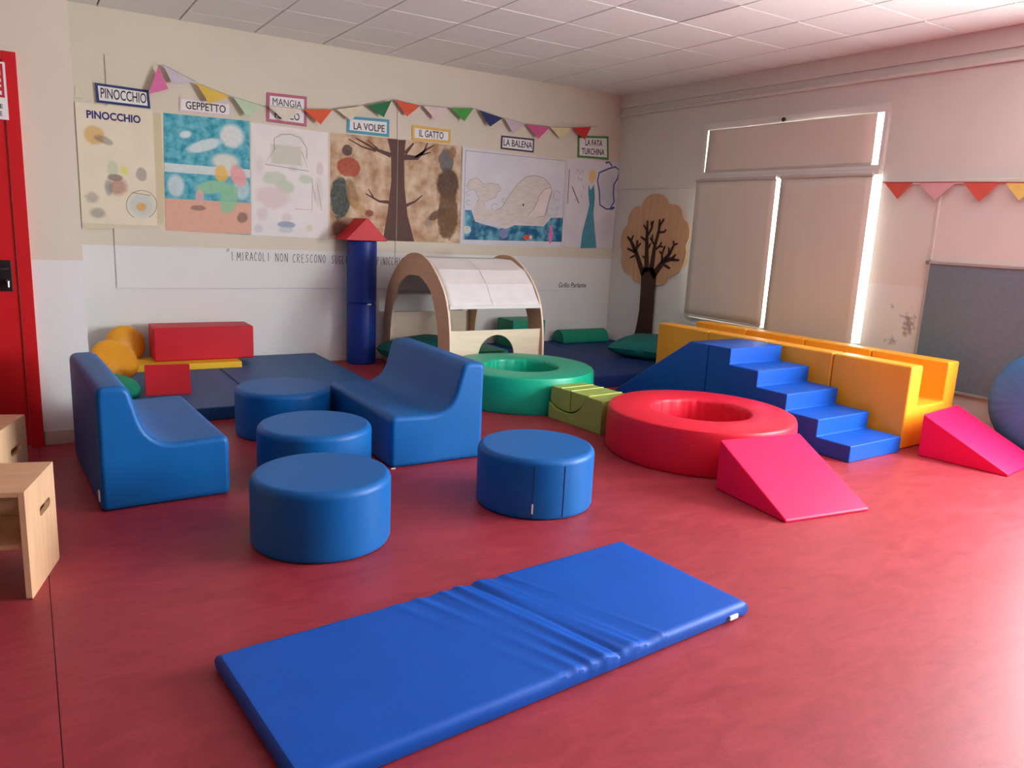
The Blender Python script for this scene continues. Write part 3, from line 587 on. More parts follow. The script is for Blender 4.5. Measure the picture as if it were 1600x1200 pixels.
# creased gym mat alone in front
def gym_mat():
    p0, p1, p3 = Vector((.4225, 2.283)), Vector((2.156, 2.431)), Vector((.49, 1.622))
    ux = (p1-p0).normalized(); Lx = (p1-p0).length; Ly = .668; th = .056
    t = thing('gym_mat', 'long royal blue gym mat with creases across its middle, alone on the red floor', 'mat', (p0.x, p0.y, 0), math.atan2(ux.y, ux.x))
    folds = [(.50, .585, .010, .010), (.535, .62, .007, -.010), (.555, .66, .012, .007), (.46, .55, .008, .006), (.425, .54, .010, -.004), (.40, .515, .009, .005), (.60, .70, .02, -.005), (.575, .685, .007, .004), (.35, .475, .012, .003), (.62, .74, .006, .0035)]
    nx, ny = 220, 56; bm = bmesh.new(); g = []
    for i in range(nx+1):
        r = []
        for j in range(ny+1):
            u, v = i/nx, j/ny          # v=0 far edge, v=1 near edge
            z = th
            for (a, b, wd, am) in folds:
                d = (u-(a+(b-a)*v))/wd; fade = min(1, .35+1.2*abs(v-.45)) if am > .008 or am < -.008 else min(1, (abs(v-.5)*2)**1.3+.08)
                z += am*math.exp(-d*d)*fade
            z += .003*math.sin(PI*v)*math.sin(PI*u)+.0012*noise.noise(Vector((u*9, v*4, 0)))
            e = min(u*Lx, (1-u)*Lx, v*Ly, (1-v)*Ly)
            if e < .012: z -= .008*(1-math.sqrt(max(0, 1-(1-e/.012)**2)))
            r.append(bm.verts.new((u*Lx, -v*Ly, z)))
        g.append(r)
    for i in range(nx):
        for j in range(ny): bm.faces.new((g[i][j], g[i+1][j], g[i+1][j+1], g[i][j+1]))
    rim = [g[i][0] for i in range(nx)]+[g[nx][j] for j in range(ny)]+[g[i][ny] for i in range(nx, 0, -1)]+[g[0][j] for j in range(ny, 0, -1)]
    c = Vector((Lx/2, -Ly/2, 0)); lay = [rim]
    for (zz, off) in ((.03, .006), (.006, .002), (0, -.006)):
        nr = []
        for v in rim:
            d = Vector((0, 0, 0)); p = v.co
            if p.x < .001: d.x = -1
            if p.x > Lx-.001: d.x = 1
            if p.y > -.001: d.y = 1
            if p.y < -Ly+.001: d.y = -1
            k = (v.co.z-th+.008)*.6*(1 if zz > .02 else .3)
            nr.append(bm.verts.new((p.x+d.x*(off+k*.3), p.y+d.y*(off+k*.3), zz)))
        lay.append(nr)
    n = len(rim)
    for A, B in zip(lay, lay[1:]):
        for i in range(n): bm.faces.new((A[i], A[(i+1) % n], B[(i+1) % n], B[i]))
    bm.faces.new(lay[-1])
    finish('mat_body', bm, M_ROYAL, t)
    BOX('sewn_label', Lx-.105, Lx-.06, -Ly-.012, -Ly-.004, .012, .028, M_TAG, t)
gym_mat()
def floor_mat_piece(label, x0, x1, y0, y1, th, m, group):
    t = thing('floor_mat', label, 'mat', ((x0+x1)/2, (y0+y1)/2, 0), 0, group)
    hx, hy = (x1-x0)/2, (y1-y0)/2
    BOX('mat_body', -hx, hx, -hy, hy, 0, th, m, t, b=.012, seg=3)
floor_mat_piece('blue floor mat in the left corner, under the red block and cushions', .36, 1.352, 5.372, 7.33, .092, M_MATB, 'blue corner mats')
floor_mat_piece('blue floor mat right of the red block, ending at the open red floor', 1.358, 2.36, 5.368, 7.33, .092, M_MATB, 'blue corner mats')
floor_mat_piece('navy floor mat beside the playhouse, behind the green ring', 4.06, 5.02, 5.335, 7.33, .115, M_MATN, 'navy corner mats')
floor_mat_piece('navy floor mat in the right corner, below the wooden tree', 5.026, 5.995, 5.335, 7.33, .115, M_MATN, 'navy corner mats')
# olive bridge block: cradle with a round hollow holding two quarter pieces
t = thing('foam_bridge', 'small olive green foam block wedged between green and red rings', 'block', (3.27, 4.615, 0), math.radians(-5.4+0))
# local: x into the block's depth, y runs towards the camera (negative)
L_, h_, dp = .568, .240, .35
def bez(p0, p1, p2, n=10): return [tuple((1-s/n)**2*Vector(p0)+2*(s/n)*(1-s/n)*Vector(p1)+(s/n)**2*Vector(p2)) for s in range(n+1)]
hol = bez((0, h_-.118), (-.085, h_-.172), (-.20, h_-.168))+bez((-.20, h_-.168), (-.335, h_-.162), (-.415, h_))[1:]
pr = [(0, 0)]+hol+[(-L_, h_), (-L_, 0)]
t.rotation_euler = (0, 0, math.atan2(.058, .615))
PRISM('cradle', pr, 'yz', 0, dp, M_OLIVE, t, b=.006, seg=2, ang=50)
inn = [(a+(.003 if a > -.2 else .006)*(0 if a == 0 else 1), b+.010) for a, b in hol]
for q in ([(-.002, h_+.002), (-.222, h_+.002), (-.222, inn[11][1])]+[p for p in inn if p[0] > -.215][::-1], [(-.229, h_+.002), (-.405, h_+.002)]+[p for p in inn if p[0] < -.235 and p[1] < h_][::-1]+[(-.229, inn[11][1])]):
    PRISM('quarter_piece', q, 'yz', .016, dp-.004, M_OLIVE, t, b=.006, seg=2, ang=40)
for yy in (-.415, -.225, -.115): TUBE('piping', [(.018, yy, h_+.003), (dp-.01, yy, h_+.003)], .0045, M_OLIVE2, t, 6)
# ------------------------------------------------------------------ things on the left corner mats
MZ = .092
t = thing('foam_slab', 'thin yellow foam slab lying under the long red block', 'slab', (1.115, 6.97, MZ)); BOX('slab_body', -.42, .42, -.20, .22, 0, .053, M_YELS, t, b=.005)
t = thing('foam_block', 'long red foam block resting on the yellow slab against the wall', 'block', (1.268, 7.06, MZ+.0535), math.radians(-.5)); BOX('block_body', -.405, .405, -.15, .18, 0, .285, M_REDB, t, b=.016, seg=4)
t = thing('foam_wedge', 'small dark red foam wedge standing on the blue mat, before the long block', 'wedge', (.665, 5.855, MZ), math.radians(-6))
PRISM('wedge_body', [(0, 0), (.01, .02), (.15, .197), (.17, .197), (.26, .01), (.26, 0)], 'yz', 0, .30, M_REDB, t, b=.006)
def disc_cushion(name, label, loc, nrm, r, th, m, seed, pleat=.006, cat='cushion'):
    t = thing(name, label, cat, loc); bm = bmesh.new()
    pr = []
    for k in range(0, 13):
        a = -PI/2+PI*k/12; rr = r*(max(0, math.cos(a))**.55); pr.append((max(rr, .004), th/2*math.sin(a)))
    def md(i, a, rr, z):
        w = (math.sin(a*31+seed+.8*math.sin(3*a))*.6+noise.noise(Vector((math.cos(a)*8, math.sin(a)*8, seed)))*1.2)*pleat*(rr/r)**2*(1 if abs(z) > .1*th else .4)
        return rr+.004*noise.noise(Vector((math.cos(a)*2+seed, math.sin(a)*2, 0))), z+w*(1 if z > 0 else -1)
    lathe(bm, pr, 160, md, closed=False)
    o = finish('cushion_body', bm, m, t)
    q = Vector(nrm).normalized().to_track_quat('Z', 'Y'); o.rotation_mode = 'QUATERNION'; o.rotation_quaternion = q
    return t
disc_cushion('round_cushion', 'round yellow cushion leaning on the rear wall beside the long red block', (.675, 7.17, .265), (.25, -.93, .25), .158, .15, M_YELC, 1, .003)
disc_cushion('round_cushion', 'round yellow cushion leaning above the left sofa backrest', (.52, 6.30, .285), (.42, -.62, .62), .172, .13, M_YELC, 4, .003)
disc_cushion('round_cushion', 'green round cushion half hidden behind the left sofa, under a yellow one', (.472, 5.93, .165), (.2, -.2, .95), .175, .11, M_GREENB, 7)
# ------------------------------------------------------------------ tower of two cylinders and a roof
def cyl_thing(label, z0, h):
    t = thing('foam_cylinder', label, 'cylinder', (2.778, 7.188, z0)); r = .142
    bm = bmesh.new(); lathe(bm, [(r-.01, 0), (r, .01), (r+.001, h/2), (r, h-.01), (r-.01, h-.0005)], 64, None, closed=False)
    finish('cylinder_body', bm, M_NAVY, t)
    a = math.radians(-76); TUBE('seam', [((r+.001)*math.cos(a), (r+.001)*math.sin(a), z) for z in (.02, h-.02)], .002, M_DARKSEAM, t, 6)
    return t
t = cyl_thing('lower dark blue foam cylinder of the tower, standing on the floor', 0, .598)
bm = bmesh.new(); box(bm, .139, .146, -.02, .02, -.006, .006); lb = finish('sewn_label', bm, M_TAG, t, rotz=math.radians(-80)); lb.location = (0, 0, .592)
cyl_thing('upper dark blue foam cylinder of the tower, beneath the red roof', .5985, .598)
t = thing('foam_roof', 'red foam roof prism on top of the dark blue tower', 'roof', (2.765, 7.02, 1.1975))
PRISM('roof_body', [(-.205, 0), (-.205, .012), (-.012, .208), (.012, .208), (.205, .012), (.205, 0)], 'xz', 0, .30, M_REDB, t, b=.006)
# ------------------------------------------------------------------ wooden playhouse
def catmull(pts, n=5):
    out = []
    for i in range(len(pts)-1):
        p0, p1, p2, p3 = Vector(pts[max(i-1, 0)]), Vector(pts[i]), Vector(pts[i+1]), Vector(pts[min(i+2, len(pts)-1)])
        for k in range(n):
            s = k/n; out.append(tuple(.5*((2*p1)+(p2-p0)*s+(2*p0-5*p1+4*p2-p3)*s*s+(3*p1-p0-3*p2+p3)*s**3)))
    out.append(tuple(pts[-1])); return out
half = [(.737, 0), (.735, .28), (.707, .53), (.632, .75), (.5, .905), (.345, 1.02), (.25, 1.068), (.13, 1.108), (0, 1.12)]
ihalf = [(.53, 0), (.53, .30), (.493, .52), (.42, .68), (.35, .79), (.225, .87), (.10, .913)]
outer = catmull(half+[(-a, b) for a, b in half[-2::-1]]); inner = catmull(ihalf)+[(-a, b) for a, b in catmull(ihalf)[::-1]]
archp = outer+[(p[0]+.02, p[1]) for p in inner[::-1]]
def arch_mesh(bm, x0, x1):
    # U-shaped board as quads between the outer and the inner outline
    def res(pl, n):
        L = [0]
        for a, b in zip(pl, pl[1:]): L.append(L[-1]+(Vector(b)-Vector(a)).length)
        o = []
        for k in range(n+1):
            d = L[-1]*k/n; i = max(j for j in range(len(L)) if L[j] <= d+1e-9); i = min(i, len(pl)-2)
            s = (d-L[i])/max(1e-9, L[i+1]-L[i]); o.append(Vector(pl[i]).lerp(Vector(pl[i+1]), s))
        return o
    O, I = res(outer, 90), res([(p[0]+.02, p[1]) for p in inner], 90)
    V = [[[bm.verts.new((x, p.x, p.y)) for p in pl] for pl in (O, I)] for x in (x0, x1)]
    for k in range(90):
        for s in (0, 1): bm.faces.new((V[s][0][k], V[s][0][k+1], V[s][1][k+1], V[s][1][k]))
        for e in (0, 1):
            f = bm.faces.new((V[0][e][k], V[0][e][k+1], V[1][e][k+1], V[1][e][k])); f.material_index = 1
    for k in (0, 90): bm.faces.new((V[0][0][k], V[0][1][k], V[1][1][k], V[1][0][k]))
t = thing('playhouse', 'wooden playhouse with two arches and white fabric roof', 'playhouse', (3.05, 6.55, 0))
for x in (0, .962):
    bm = bmesh.new(); arch_mesh(bm, x, x+.018); finish('arch', bm, [M_ARCH, M_PLY], t)
circ = [(.492+.186*math.cos(2*PI*k/40), .255+.186*math.sin(2*PI*k/40)) for k in range(40)]
PRISM('front_panel', [(.019, .004), (.961, .004), (.961, .485), (.019, .485)], 'xz', -.695, -.68, M_PLY, t, holes=[circ])
BOX('back_panel', .019, .961, .665, .68, .004, .495, M_PLY, t)
prof = [(-.668, .690), (-.52, .878), (-.375, .995), (-.14, 1.082), (.14, 1.082), (.375, .995), (.52, .878), (.668, .690)]
bm = bmesh.new(); nx = 20; rows = []
for (a, b), (c, e) in zip(prof, prof[1:]):
    for k in range(4):
        s = k/4; rows.append((a+(c-a)*s, b+(e-b)*s))
rows.append(prof[-1]); G = []
for i, (y, z) in enumerate(rows):
    sag = 0 if i % 4 == 0 else .004
    G.append([bm.verts.new((.022+.936*j/nx, y, z-sag*math.sin(PI*j/nx)+.0015*noise.noise(Vector((j*.35, i*.9, 0))))) for j in range(nx+1)])
for A, B in zip(G, G[1:]):
    for j in range(nx): bm.faces.new((A[j], A[j+1], B[j+1], B[j]))
cv = finish('canopy', bm, M_FABRIC, t, wn=False); cv.data.set_sharp_from_angle(angle=math.radians(14))
s = cv.modifiers.new('s', 'SOLIDIFY'); s.thickness = .003
BOX('canopy_hem', .02, .96, -.676, -.664, .672, .702, M_FABRIC, cv, b=.003); BOX('canopy_hem', .02, .96, .664, .676, .672, .702, M_FABRIC, cv, b=.003)
TUBE('canopy_seam', [(.46, y, z+.001) for y, z in prof[:4]], .002, mat('fabric_seam', (228, 225, 224), .8), cv, 6)  # sewn seam of the roof cover, slightly greyer than its fabric
for (y, z) in prof: TUBE('canopy_rod', [(.02, y, z-.010), (.962, y, z-.010)], .007, M_FABRIC, t, 8)
# cushions and blocks round the playhouse
def pillow(label, loc, rot, hx, hy, th, m, seed, tilt=(0, 0)):
    t = thing('floor_cushion', label, 'cushion', loc, rot, None); bm = bmesh.new(); n = 28; g = [[], []]
    for s in (0, 1):
        for i in range(n+1):
            r = []
            for j in range(n+1):
                u, v = 2*i/n-1, 2*j/n-1
                b = (max(0, 1-u*u)**.5)*(max(0, 1-v*v)**.5); px = 1-.10*(1-abs(v))*abs(u)**3; py = 1-.10*(1-abs(u))*abs(v)**3
                z = th*b**.75*(1 if s else -1)+.10*th*noise.noise(Vector((u*2.4+seed, v*2.4, s*5)))*b
                r.append(bm.verts.new((u*hx*px, v*hy*py, z)))
            g[s].append(r)
        for i in range(n):
            for j in range(n): bm.faces.new((g[s][i][j], g[s][i+1][j], g[s][i+1][j+1], g[s][i][j+1]))
    bmesh.ops.remove_doubles(bm, verts=bm.verts, dist=.0005)
    o = finish('cushion_body', bm, m, t); o.rotation_euler = (tilt[0], tilt[1], 0)
    return t
pillow('dark green floor cushion inside the playhouse by the tower', (3.35, 6.80, .155), .12, .44, .33, .15, M_TEAL, 3)
pillow('dark green floor cushion on the navy mat beside the yellow channel', (5.62, 6.10, .215), .55, .43, .36, .125, M_TEAL, 8)
t = thing('foam_block', 'upright green foam block behind the playhouse, against the wall', 'block', (4.38, 6.92, .1155)); BOX('block_body', 0, .42, 0, .33, 0, .30, M_GREENB, t, b=.014)
t = thing('foam_block', 'low green foam block on the floor seen through the round playhouse opening', 'block', (3.60, 6.33, 0)); BOX('block_body', 0, .37, 0, .42, 0, .21, M_GREENB, t, b=.014)
t = thing('foam_half_roll', 'green half-round foam roll on the navy mat along the rear wall', 'roll', (5.17, 7.19, .1155), math.radians(1.5))
pr = [(.115*math.cos(PI*k/18)*1.05, .145*math.sin(PI*k/18)) for k in range(19)]
PRISM('roll_body', pr, 'yz', 0, .68, M_GREENB, t, b=.010, ang=50)
# ------------------------------------------------------------------ wooden tree on the window wall
t = thing('tree_plaque', 'wooden tree with plywood crown and dark trunk on the window wall', 'wall decoration', (XR, 6.69, 0))
def rl(p): return (p[0]-6.69, p[1])
cr = catmull([rl(p) for p in CROWN]+[rl(CROWN[0])], 2)[:-1]
bm = bmesh.new(); prism(bm, cr, 'right', .003, .018, [[(-3, -3)]] if False else ()); crown = finish('crown', bm, [M_TREEW], t, smooth=False)
bm = bmesh.new(); prism(bm, [rl(p) for p in TRUNK], 'right', .016, .026)
for s in BRANCH: stroke(bm, [(a-6.69, b, w) for a, b, w in s], 'right', .016, .026)
finish('trunk', bm, M_BARK, t, smooth=False)
bm = bmesh.new(); prism(bm, [(TRUNK[0][0]-6.69+.02, .12), rl(TRUNK[0]), rl(TRUNK[-1]), (TRUNK[-1][0]-6.69, .12)], 'right', .004, .016); finish('trunk_foot', bm, M_BARK, t, smooth=False)
# ------------------------------------------------------------------ notice board, blue bag cushion
t = thing('notice_board', 'large grey-blue felt notice board in an aluminium frame on the window wall', 'notice board', (XR, 2.87, .30))
BOX('felt', -.014, -.002, -.565, .565, .012, .975, M_FELT, t)
for (a, b, c, d) in ((-.58, .58, 0, .022), (-.58, .58, .968, .99), (-.58, -.56, .022, .968), (.56, .58, .022, .968)): BOX('frame_bar', -.022, -.001, a, b, c, d, M_ALU, t, b=.003)
for a in (-.58, .565): BOX('frame_corner', -.024, -.001, a, a+.03, .962, .992, M_CORNER, t, b=.004); BOX('frame_corner', -.024, -.001, a-.015 if a > 0 else a, a+.015 if a > 0 else a+.03, -.002, .028, M_CORNER, t, b=.004)
disc_cushion('bag_cushion', 'big round blue cushion leaning on the notice board at the right edge', (5.868, 2.40, .37), (-.995, -.04, .08), .37, .17, M_BCUSH, 2, .0025)
# ------------------------------------------------------------------ cube stools at the left edge
def stool():
    t = thing('cube_stool', 'beech cube stool in front at the left edge, with slot handle and shelf', 'stool', (-.055, 3.034, 0), math.atan2(-.27, .963), 'beech cube stools')
    S, Hh, th, Wd = .358, .405, .019, .38
    slot = []
    for cx, a0 in ((.272, -PI/2), (.172, PI/2)):
        for k in range(9): slot.append((cx+.018*math.cos(a0+PI*k/8), .270+.018*math.sin(a0+PI*k/8)))
    outer = roundpoly([(0, 0), (0, Hh), (S, Hh), (S, 0)], [.012, .004, .004, .012], 4)
    for x in (-th, -Wd):
        bm = bmesh.new(); prism(bm, outer, 'yz', x, x+th, [slot]); bmesh.ops.recalc_face_normals(bm, faces=bm.faces)
        finish('side_panel', bm, M_BEECH, t)
    BOX('top_board', -Wd+th, -th, 0, S, Hh-.019, Hh, M_BEECH, t, b=.002)
    BOX('shelf', -Wd+th, -th, .02, S-.02, .185, .203, M_BEECH, t, b=.002)
    BOX('back_rail', -Wd+th, -th, S-.035, S-.017, .203, Hh-.019, M_BEECH, t, b=.002)
    return t
st = stool(); c = copy_tree(st); c.location = (-.158, 3.885, 0); c.rotation_euler = (0, 0, math.radians(-18)); c['label'] = 'beech cube stool farther back at the left edge, before the red door'
# ------------------------------------------------------------------ drawing sheets on the rear wall (plain painted grounds with loose colour patches)
YP = YB-.0135
def sheet(key, label, m, th=.0016):
    q = SHEETS[key]; ox = sum(p[0] for p in q)/4; oz = min(p[1] for p in q)
    bm = bmesh.new(); prism(bm, [(p[0]-ox, p[1]-oz) for p in q], 'back', 0, th)
    o = finish('drawing_sheet', bm, m, None, smooth=False, loc=(ox, YP, oz)); tag(o, label, 'drawing', 'drawing sheets on the rear wall')
    return o, ox, oz
def blots(key, cols):
    q = SHEETS[key]; ox = sum(p[0] for p in q)/4; oz = min(p[1] for p in q)
    return [((b[0], b[1]-ox, b[2]-oz, b[3], b[4], b[5]), c) for b, c in zip(BLOT[key], cols) if c]
def deco(parent, ox, oz, name, pts, m, t0=.0016, t1=.0022):
    bm = bmesh.new(); prism(bm, [(p[0]-ox, p[1]-oz) for p in pts], 'back', t0, t1); return finish(name, bm, m, parent, smooth=False)
def lines(parent, ox, oz, name, strokes, m, t0=.0018, t1=.0026):
    bm = bmesh.new()
    for s in strokes: stroke(bm, [(a-ox, b-oz, w) for a, b, w in s], 'back', t0, t1)
    return finish(name, bm, m, parent, smooth=False)
def ell(cx, cz, rx, rz, w, n=20, a0=0, a1=2*PI): return [(cx+rx*math.cos(a0+(a1-a0)*k/n), cz+rz*math.sin(a0+(a1-a0)*k/n), w) for k in range(n+1)]
# cream sheet: only the lettered title, a goldfish bowl and loose washes
m = paint_mat('cream_drawing_paper', (232, 220, 196), (238, 226, 206), 5, blots('cream', [((222, 176, 104), .85, .25), ((104, 96, 96), .55, .3), ((232, 228, 130), .0, .3), ((224, 222, 90), .75, .4), ((196, 208, 176), .8, .4), ((86, 60, 62), .7, .25), ((176, 116, 104), .75, .4), ((140, 146, 152), .7, .4), ((164, 146, 140), .8, .25), ((130, 126, 126), .55, .5), ((120, 116, 118), .6, .45), ((190, 204, 208), .7, .35), ((226, 168, 66), .9, .4), ((206, 190, 150), .8, .1), ((214, 204, 178), .8, .1)]))
o, ox, oz = sheet('cream', 'cream drawing sheet with blue title and goldfish bowl, leftmost of the row', m)
text('title', 'PINOCCHIO', .082, M_INKB, o, ROT_BACK, (.693-ox, -.0020, 2.112-oz), fit=.395, bold=.0028)
lines(o, ox, oz, 'bowl_outline', [[(BOWL[i][0], BOWL[i][1], .003) for i in list(range(8, 25))+list(range(0, 5))] if False else [(p[0], p[1], .003) for p in (BOWL[8:]+BOWL[:5])], [(.80, 1.522, .003), (.94, 1.505, .003)]], M_PENCIL)
# teal sheet: blue sky wash, white rail, pink ground
m = paint_mat('teal_painted_paper', (20, 146, 172), (120, 198, 212), 16, blots('blue', [((236, 176, 150), 1, .08), ((226, 232, 230), .9, .12), ((226, 234, 234), .75, .3), ((214, 232, 232), .7, .3), ((234, 236, 234), .95, .3), ((228, 238, 238), .9, .3), ((232, 238, 238), .9, .4), ((236, 234, 220), .9, .4), ((238, 164, 160), .95, .25), ((240, 190, 66), .9, .25), ((152, 206, 160), .95, .25), ((146, 204, 160), .95, .25), ((226, 178, 170), .9, .3), ((150, 114, 104), .9, .25), ((140, 108, 100), .9, .25)]))
o, ox, oz = sheet('blue', 'teal painted sheet with white rail and pink floor, second from left', m)
# pale sheet: faint stall roof and round tub
m = paint_mat('pale_pencil_paper', (232, 228, 228), (240, 236, 234), 4, blots('pale', [((206, 204, 184), .85, .2), ((226, 224, 220), .8, .2), ((216, 212, 210), .6, .5), ((214, 200, 194), .7, .4), ((196, 210, 186), .85, .3), ((192, 212, 184), .9, .3), ((196, 214, 190), .85, .3), ((228, 206, 206), .9, .35), ((224, 208, 210), .8, .35), ((206, 204, 210), .7, .4), ((222, 210, 212), .8, .35), ((140, 160, 190), .9, .25), ((196, 206, 214), .8, .4), ((226, 210, 180), .8, .3), ((222, 214, 208), .7, .4), ((206, 204, 200), .7, .4)]))
o, ox, oz = sheet('pale', 'pale pencil sheet with faint stall roof and round blue tub, third from left', m)
q = lambda x, y: (1.783+(x-60)/615*.70, 2.185-(y-160)/890*.985)
lines(o, ox, oz, 'pencil_lines', [[(*q(240, 355), .003), (*q(240, 260), .003), (*q(300, 222), .003), (*q(375, 214), .003), (*q(450, 235), .003), (*q(500, 310), .003), (*q(502, 400), .003)],
    [(*q(250, 330), .003), (*q(165, 470), .003), (*q(520, 498), .003), (*q(460, 345), .003)], [(*q(400, 815), .002), (*q(545, 815), .002), (*q(548, 560), .002)], [(*q(545, 590), .002), (*q(575, 740), .002)], [(*q(590, 600), .002), (*q(625, 810), .002)]], M_PENCIL)
# two brown sheets carrying one bare tree
br1, br2 = (172, 128, 88), (226, 204, 176)
M_BT = mat('dark_brown_paint', (84, 44, 34), .6, .12, 20)
m = paint_mat('brown_wash_paper_a', br1, br2, 7, blots('brownl', [((172, 66, 36), 1, .12), ((34, 62, 62), 1, .15), ((150, 118, 76), .9, .25), ((190, 150, 92), .8, .3), ((130, 52, 40), .95, .25), ((96, 50, 44), .9, .35), ((52, 30, 34), .95, .2)]))
o, ox, oz = sheet('brownl', 'brown washed sheet with left half of a bare tree, behind the tower roof', m)
def clip(pts, x, left): return [(min(p[0], x) if left else max(p[0], x), p[1]) for p in pts]
SX = 3.197
deco(o, ox, oz, 'tree_trunk', clip(BTRUNK, SX-.002, True), M_BT); [lines(o, ox, oz, 'tree_branch', [BBRANCH[i] for i in g], M_BT) for g in ((0, 1, 2), (7, 8))]
m = paint_mat('brown_wash_paper_b', br1, br2, 7, blots('brownr', [((100, 100, 104), 1, .15), ((78, 50, 34), 1, .2), ((88, 46, 36), .9, .25), ((108, 74, 42), 1, .15), ((150, 106, 66), .9, .25), ((150, 148, 144), .7, .4)]))
o, ox, oz = sheet('brownr', 'brown washed sheet with right half of a bare tree, above the playhouse', m)
deco(o, ox, oz, 'tree_trunk', clip(BTRUNK, SX+.004, False), M_BT); [lines(o, ox, oz, 'tree_branch', [BBRANCH[i] for i in g], M_BT) for g in ((3,), (4, 5, 6), (9,))]
# whale sheet
m = paint_mat('pale_blue_paper', (214, 216, 226), (226, 226, 232), 3, [])
o, ox, oz = sheet('whale', 'wide sheet with a pale whale on a blue painted sea', m)
M_SEA = paint_mat('sea_paint', (16, 96, 140), (110, 186, 208), 9, [], (.42, .62)); M_SEA.node_tree.nodes['Noise Texture'].inputs['Scale'].default_value = 9
M_WHALE = mat('pale_whale_wash', (212, 202, 198), .6, .08, 9, rgb2=(226, 218, 214), stretch=(1, 1, 4))
deco(o, ox, oz, 'sea', SEA, M_SEA); wh = deco(o, ox, oz, 'whale', WHALE, M_WHALE, .0022, .0027)
deco(o, ox, oz, 'whale_mouth', MOUTH, mat('whale_mouth_wash', (236, 222, 218), .6), .0027, .0031)
lines(o, ox, oz, 'whale_outline', [[(p[0], p[1], .0028) for p in WHALE[18:30]], [(p[0], p[1], .0022) for p in WHALE[2:18]], [(p[0], p[1], .003) for p in MOUTH[:5]], [(p[0], p[1], .003) for p in MOUTH[5:]], [(4.15, 1.41, .0025), (4.4, 1.38, .0025)]], M_PENCIL, .0031, .0036)
lines(o, ox, oz, 'frame_line', [[(*FRAME5[0], .003), (*FRAME5[1], .003), (*FRAME5[2], .003)], [(*FRAME5[0], .003), (*FRAME5[3], .003)]], M_PENCIL)
bub = [(.25, .58, .02), (.255, .685, .022), (.37, .72, .03), (.53, .715, .035), (.62, .63, .018), (1.215, .53, .045), (1.15, .73, .04), (1.235, .68, .016), (1.225, .78, .024)]
zz = lambda x, y: (3.91+(x-170)/1140*1.345, 2.17-(y-90)/1060*.975)
[lines(o, ox, oz, 'bubble', [ell(zz(b[0]*1000, 0)[0], zz(0, b[1]*1000)[1], b[2]*1.1, b[2]*1.1, .002, 16, .5, 5.6)], M_PENCIL) for b in bub]
e = zz(838, 668); deco(o, ox, oz, 'whale_eye', [(e[0]+.012*math.cos(k*.7), e[1]+.013*math.sin(k*.7)) for k in range(9)], M_INK, .0031, .0036)
def patch(name, x, y, rx, ry, col, mn, t1=.003):
    c = zz(x, y); deco(o, ox, oz, name, [(c[0]+rx*math.cos(k*PI/9)*(1+.12*math.sin(3*k)), c[1]+ry*math.sin(k*PI/9)*(1+.1*math.cos(2*k))) for k in range(18)], mat(mn, col, .6, .15, 40), .0027, t1)
patch('jellyfish', 252, 990, .047, .042, (206, 214, 210), 'pale_jelly_paint'); patch('octopus', 640, 1015, .05, .055, (132, 136, 190), 'mauve_paint')
patch('fish', 900, 1048, .05, .03, (222, 84, 60), 'orange_red_paint'); patch('fish_tail', 940, 1045, .018, .022, (236, 220, 216), 'white_fish_paint', .0034); patch('seahorse', 1168, 1000, .026, .105, (226, 120, 186), 'pink_paint')
# last sheet: clock hands, tall turquoise shape, blue outlined shape
m = paint_mat('pale_lilac_paper', (218, 216, 226), (230, 226, 232), 3, blots('fairy', [((232, 200, 104), .9, .35), None, ((150, 190, 204), .55, .6), ((196, 204, 214), .8, .35), ((206, 200, 214), .6, .6)]))
o, ox, oz = sheet('fairy', 'narrow pale sheet with tall turquoise shape and clock hands, in the corner', m)
deco(o, ox, oz, 'turquoise_shape', DRESS, mat('turquoise_paint', (72, 146, 168), .6, .12, 12))
lines(o, ox, oz, 'blue_outline', [[(p[0], p[1], .009) for p in WING+[WING[0]]], [(WING[1][0]-.05, WING[1][1]+.06, .012), (WING[1][0]-.0, WING[1][1]+.075, .009), (WING[1][0]+.05, WING[1][1]+.03, .008)], [(WING[8][0]+.01, WING[8][1], .016), (WING[8][0]+.06, WING[8][1]+.02, .014)]], mat('blue_outline_paint', (64, 92, 160), .6, .15, 20))
lines(o, ox, oz, 'clock_hand', [[(*CLOCK[0][0], .004), (*CLOCK[0][1], .004)], [(*CLOCK[1][0], .006), (*CLOCK[1][1], .006)]], mat('brown_pencil', (110, 88, 84), .7))
[lines(o, ox, oz, 'clock_tick', [[(5.40+dx, z, .003), (5.40+dx+.02, z-.03, .003)]], M_PENCIL) for dx, z in ((0, 2.08), (.03, 2.06), (.07, 2.07), (.02, 1.99), (.06, 1.98), (.10, 1.90), (.08, 1.80), (-.03, 1.83), (.0, 1.75))]
# ------------------------------------------------------------------ name cards above the sheets
def card(key, label, border, rows, bw=.018, tilt=0):
    q = SIGNS[key]; ox = sum(p[0] for p in q)/4; oz = sum(p[1] for p in q)/4; L = [(p[0]-ox, p[1]-oz) for p in q]
    bm = bmesh.new(); prism(bm, L, 'back', 0, .003)
    o = finish('name_card', bm, mat('card_border_'+border[0], border[1], .6, .04, 20), None, smooth=False, loc=(ox, YB-.0165, oz), rotz=tilt)
    tag(o, label, 'sign', 'name cards on the rear wall')
    sx = lambda p: (p[0]-math.copysign(bw, p[0]), p[1]-math.copysign(bw, p[1]))
    bm = bmesh.new(); prism(bm, [sx(p) for p in L], 'back', .003, .0036); finish('card_face', bm, M_PAPER, o, smooth=False)
    ang = math.atan2(L[1][1]-L[0][1]+L[2][1]-L[3][1], L[1][0]-L[0][0]+L[2][0]-L[3][0])
    for (s, w, cap, dx, dz) in rows:
        tx = text('lettering', s, cap/.70, M_INK, o, ROT_BACK, (dx, -.0042, dz), fit=w, bold=0 if 'M' in s else .0012); tx.rotation_euler = (PI/2, -ang, 0)
    return o
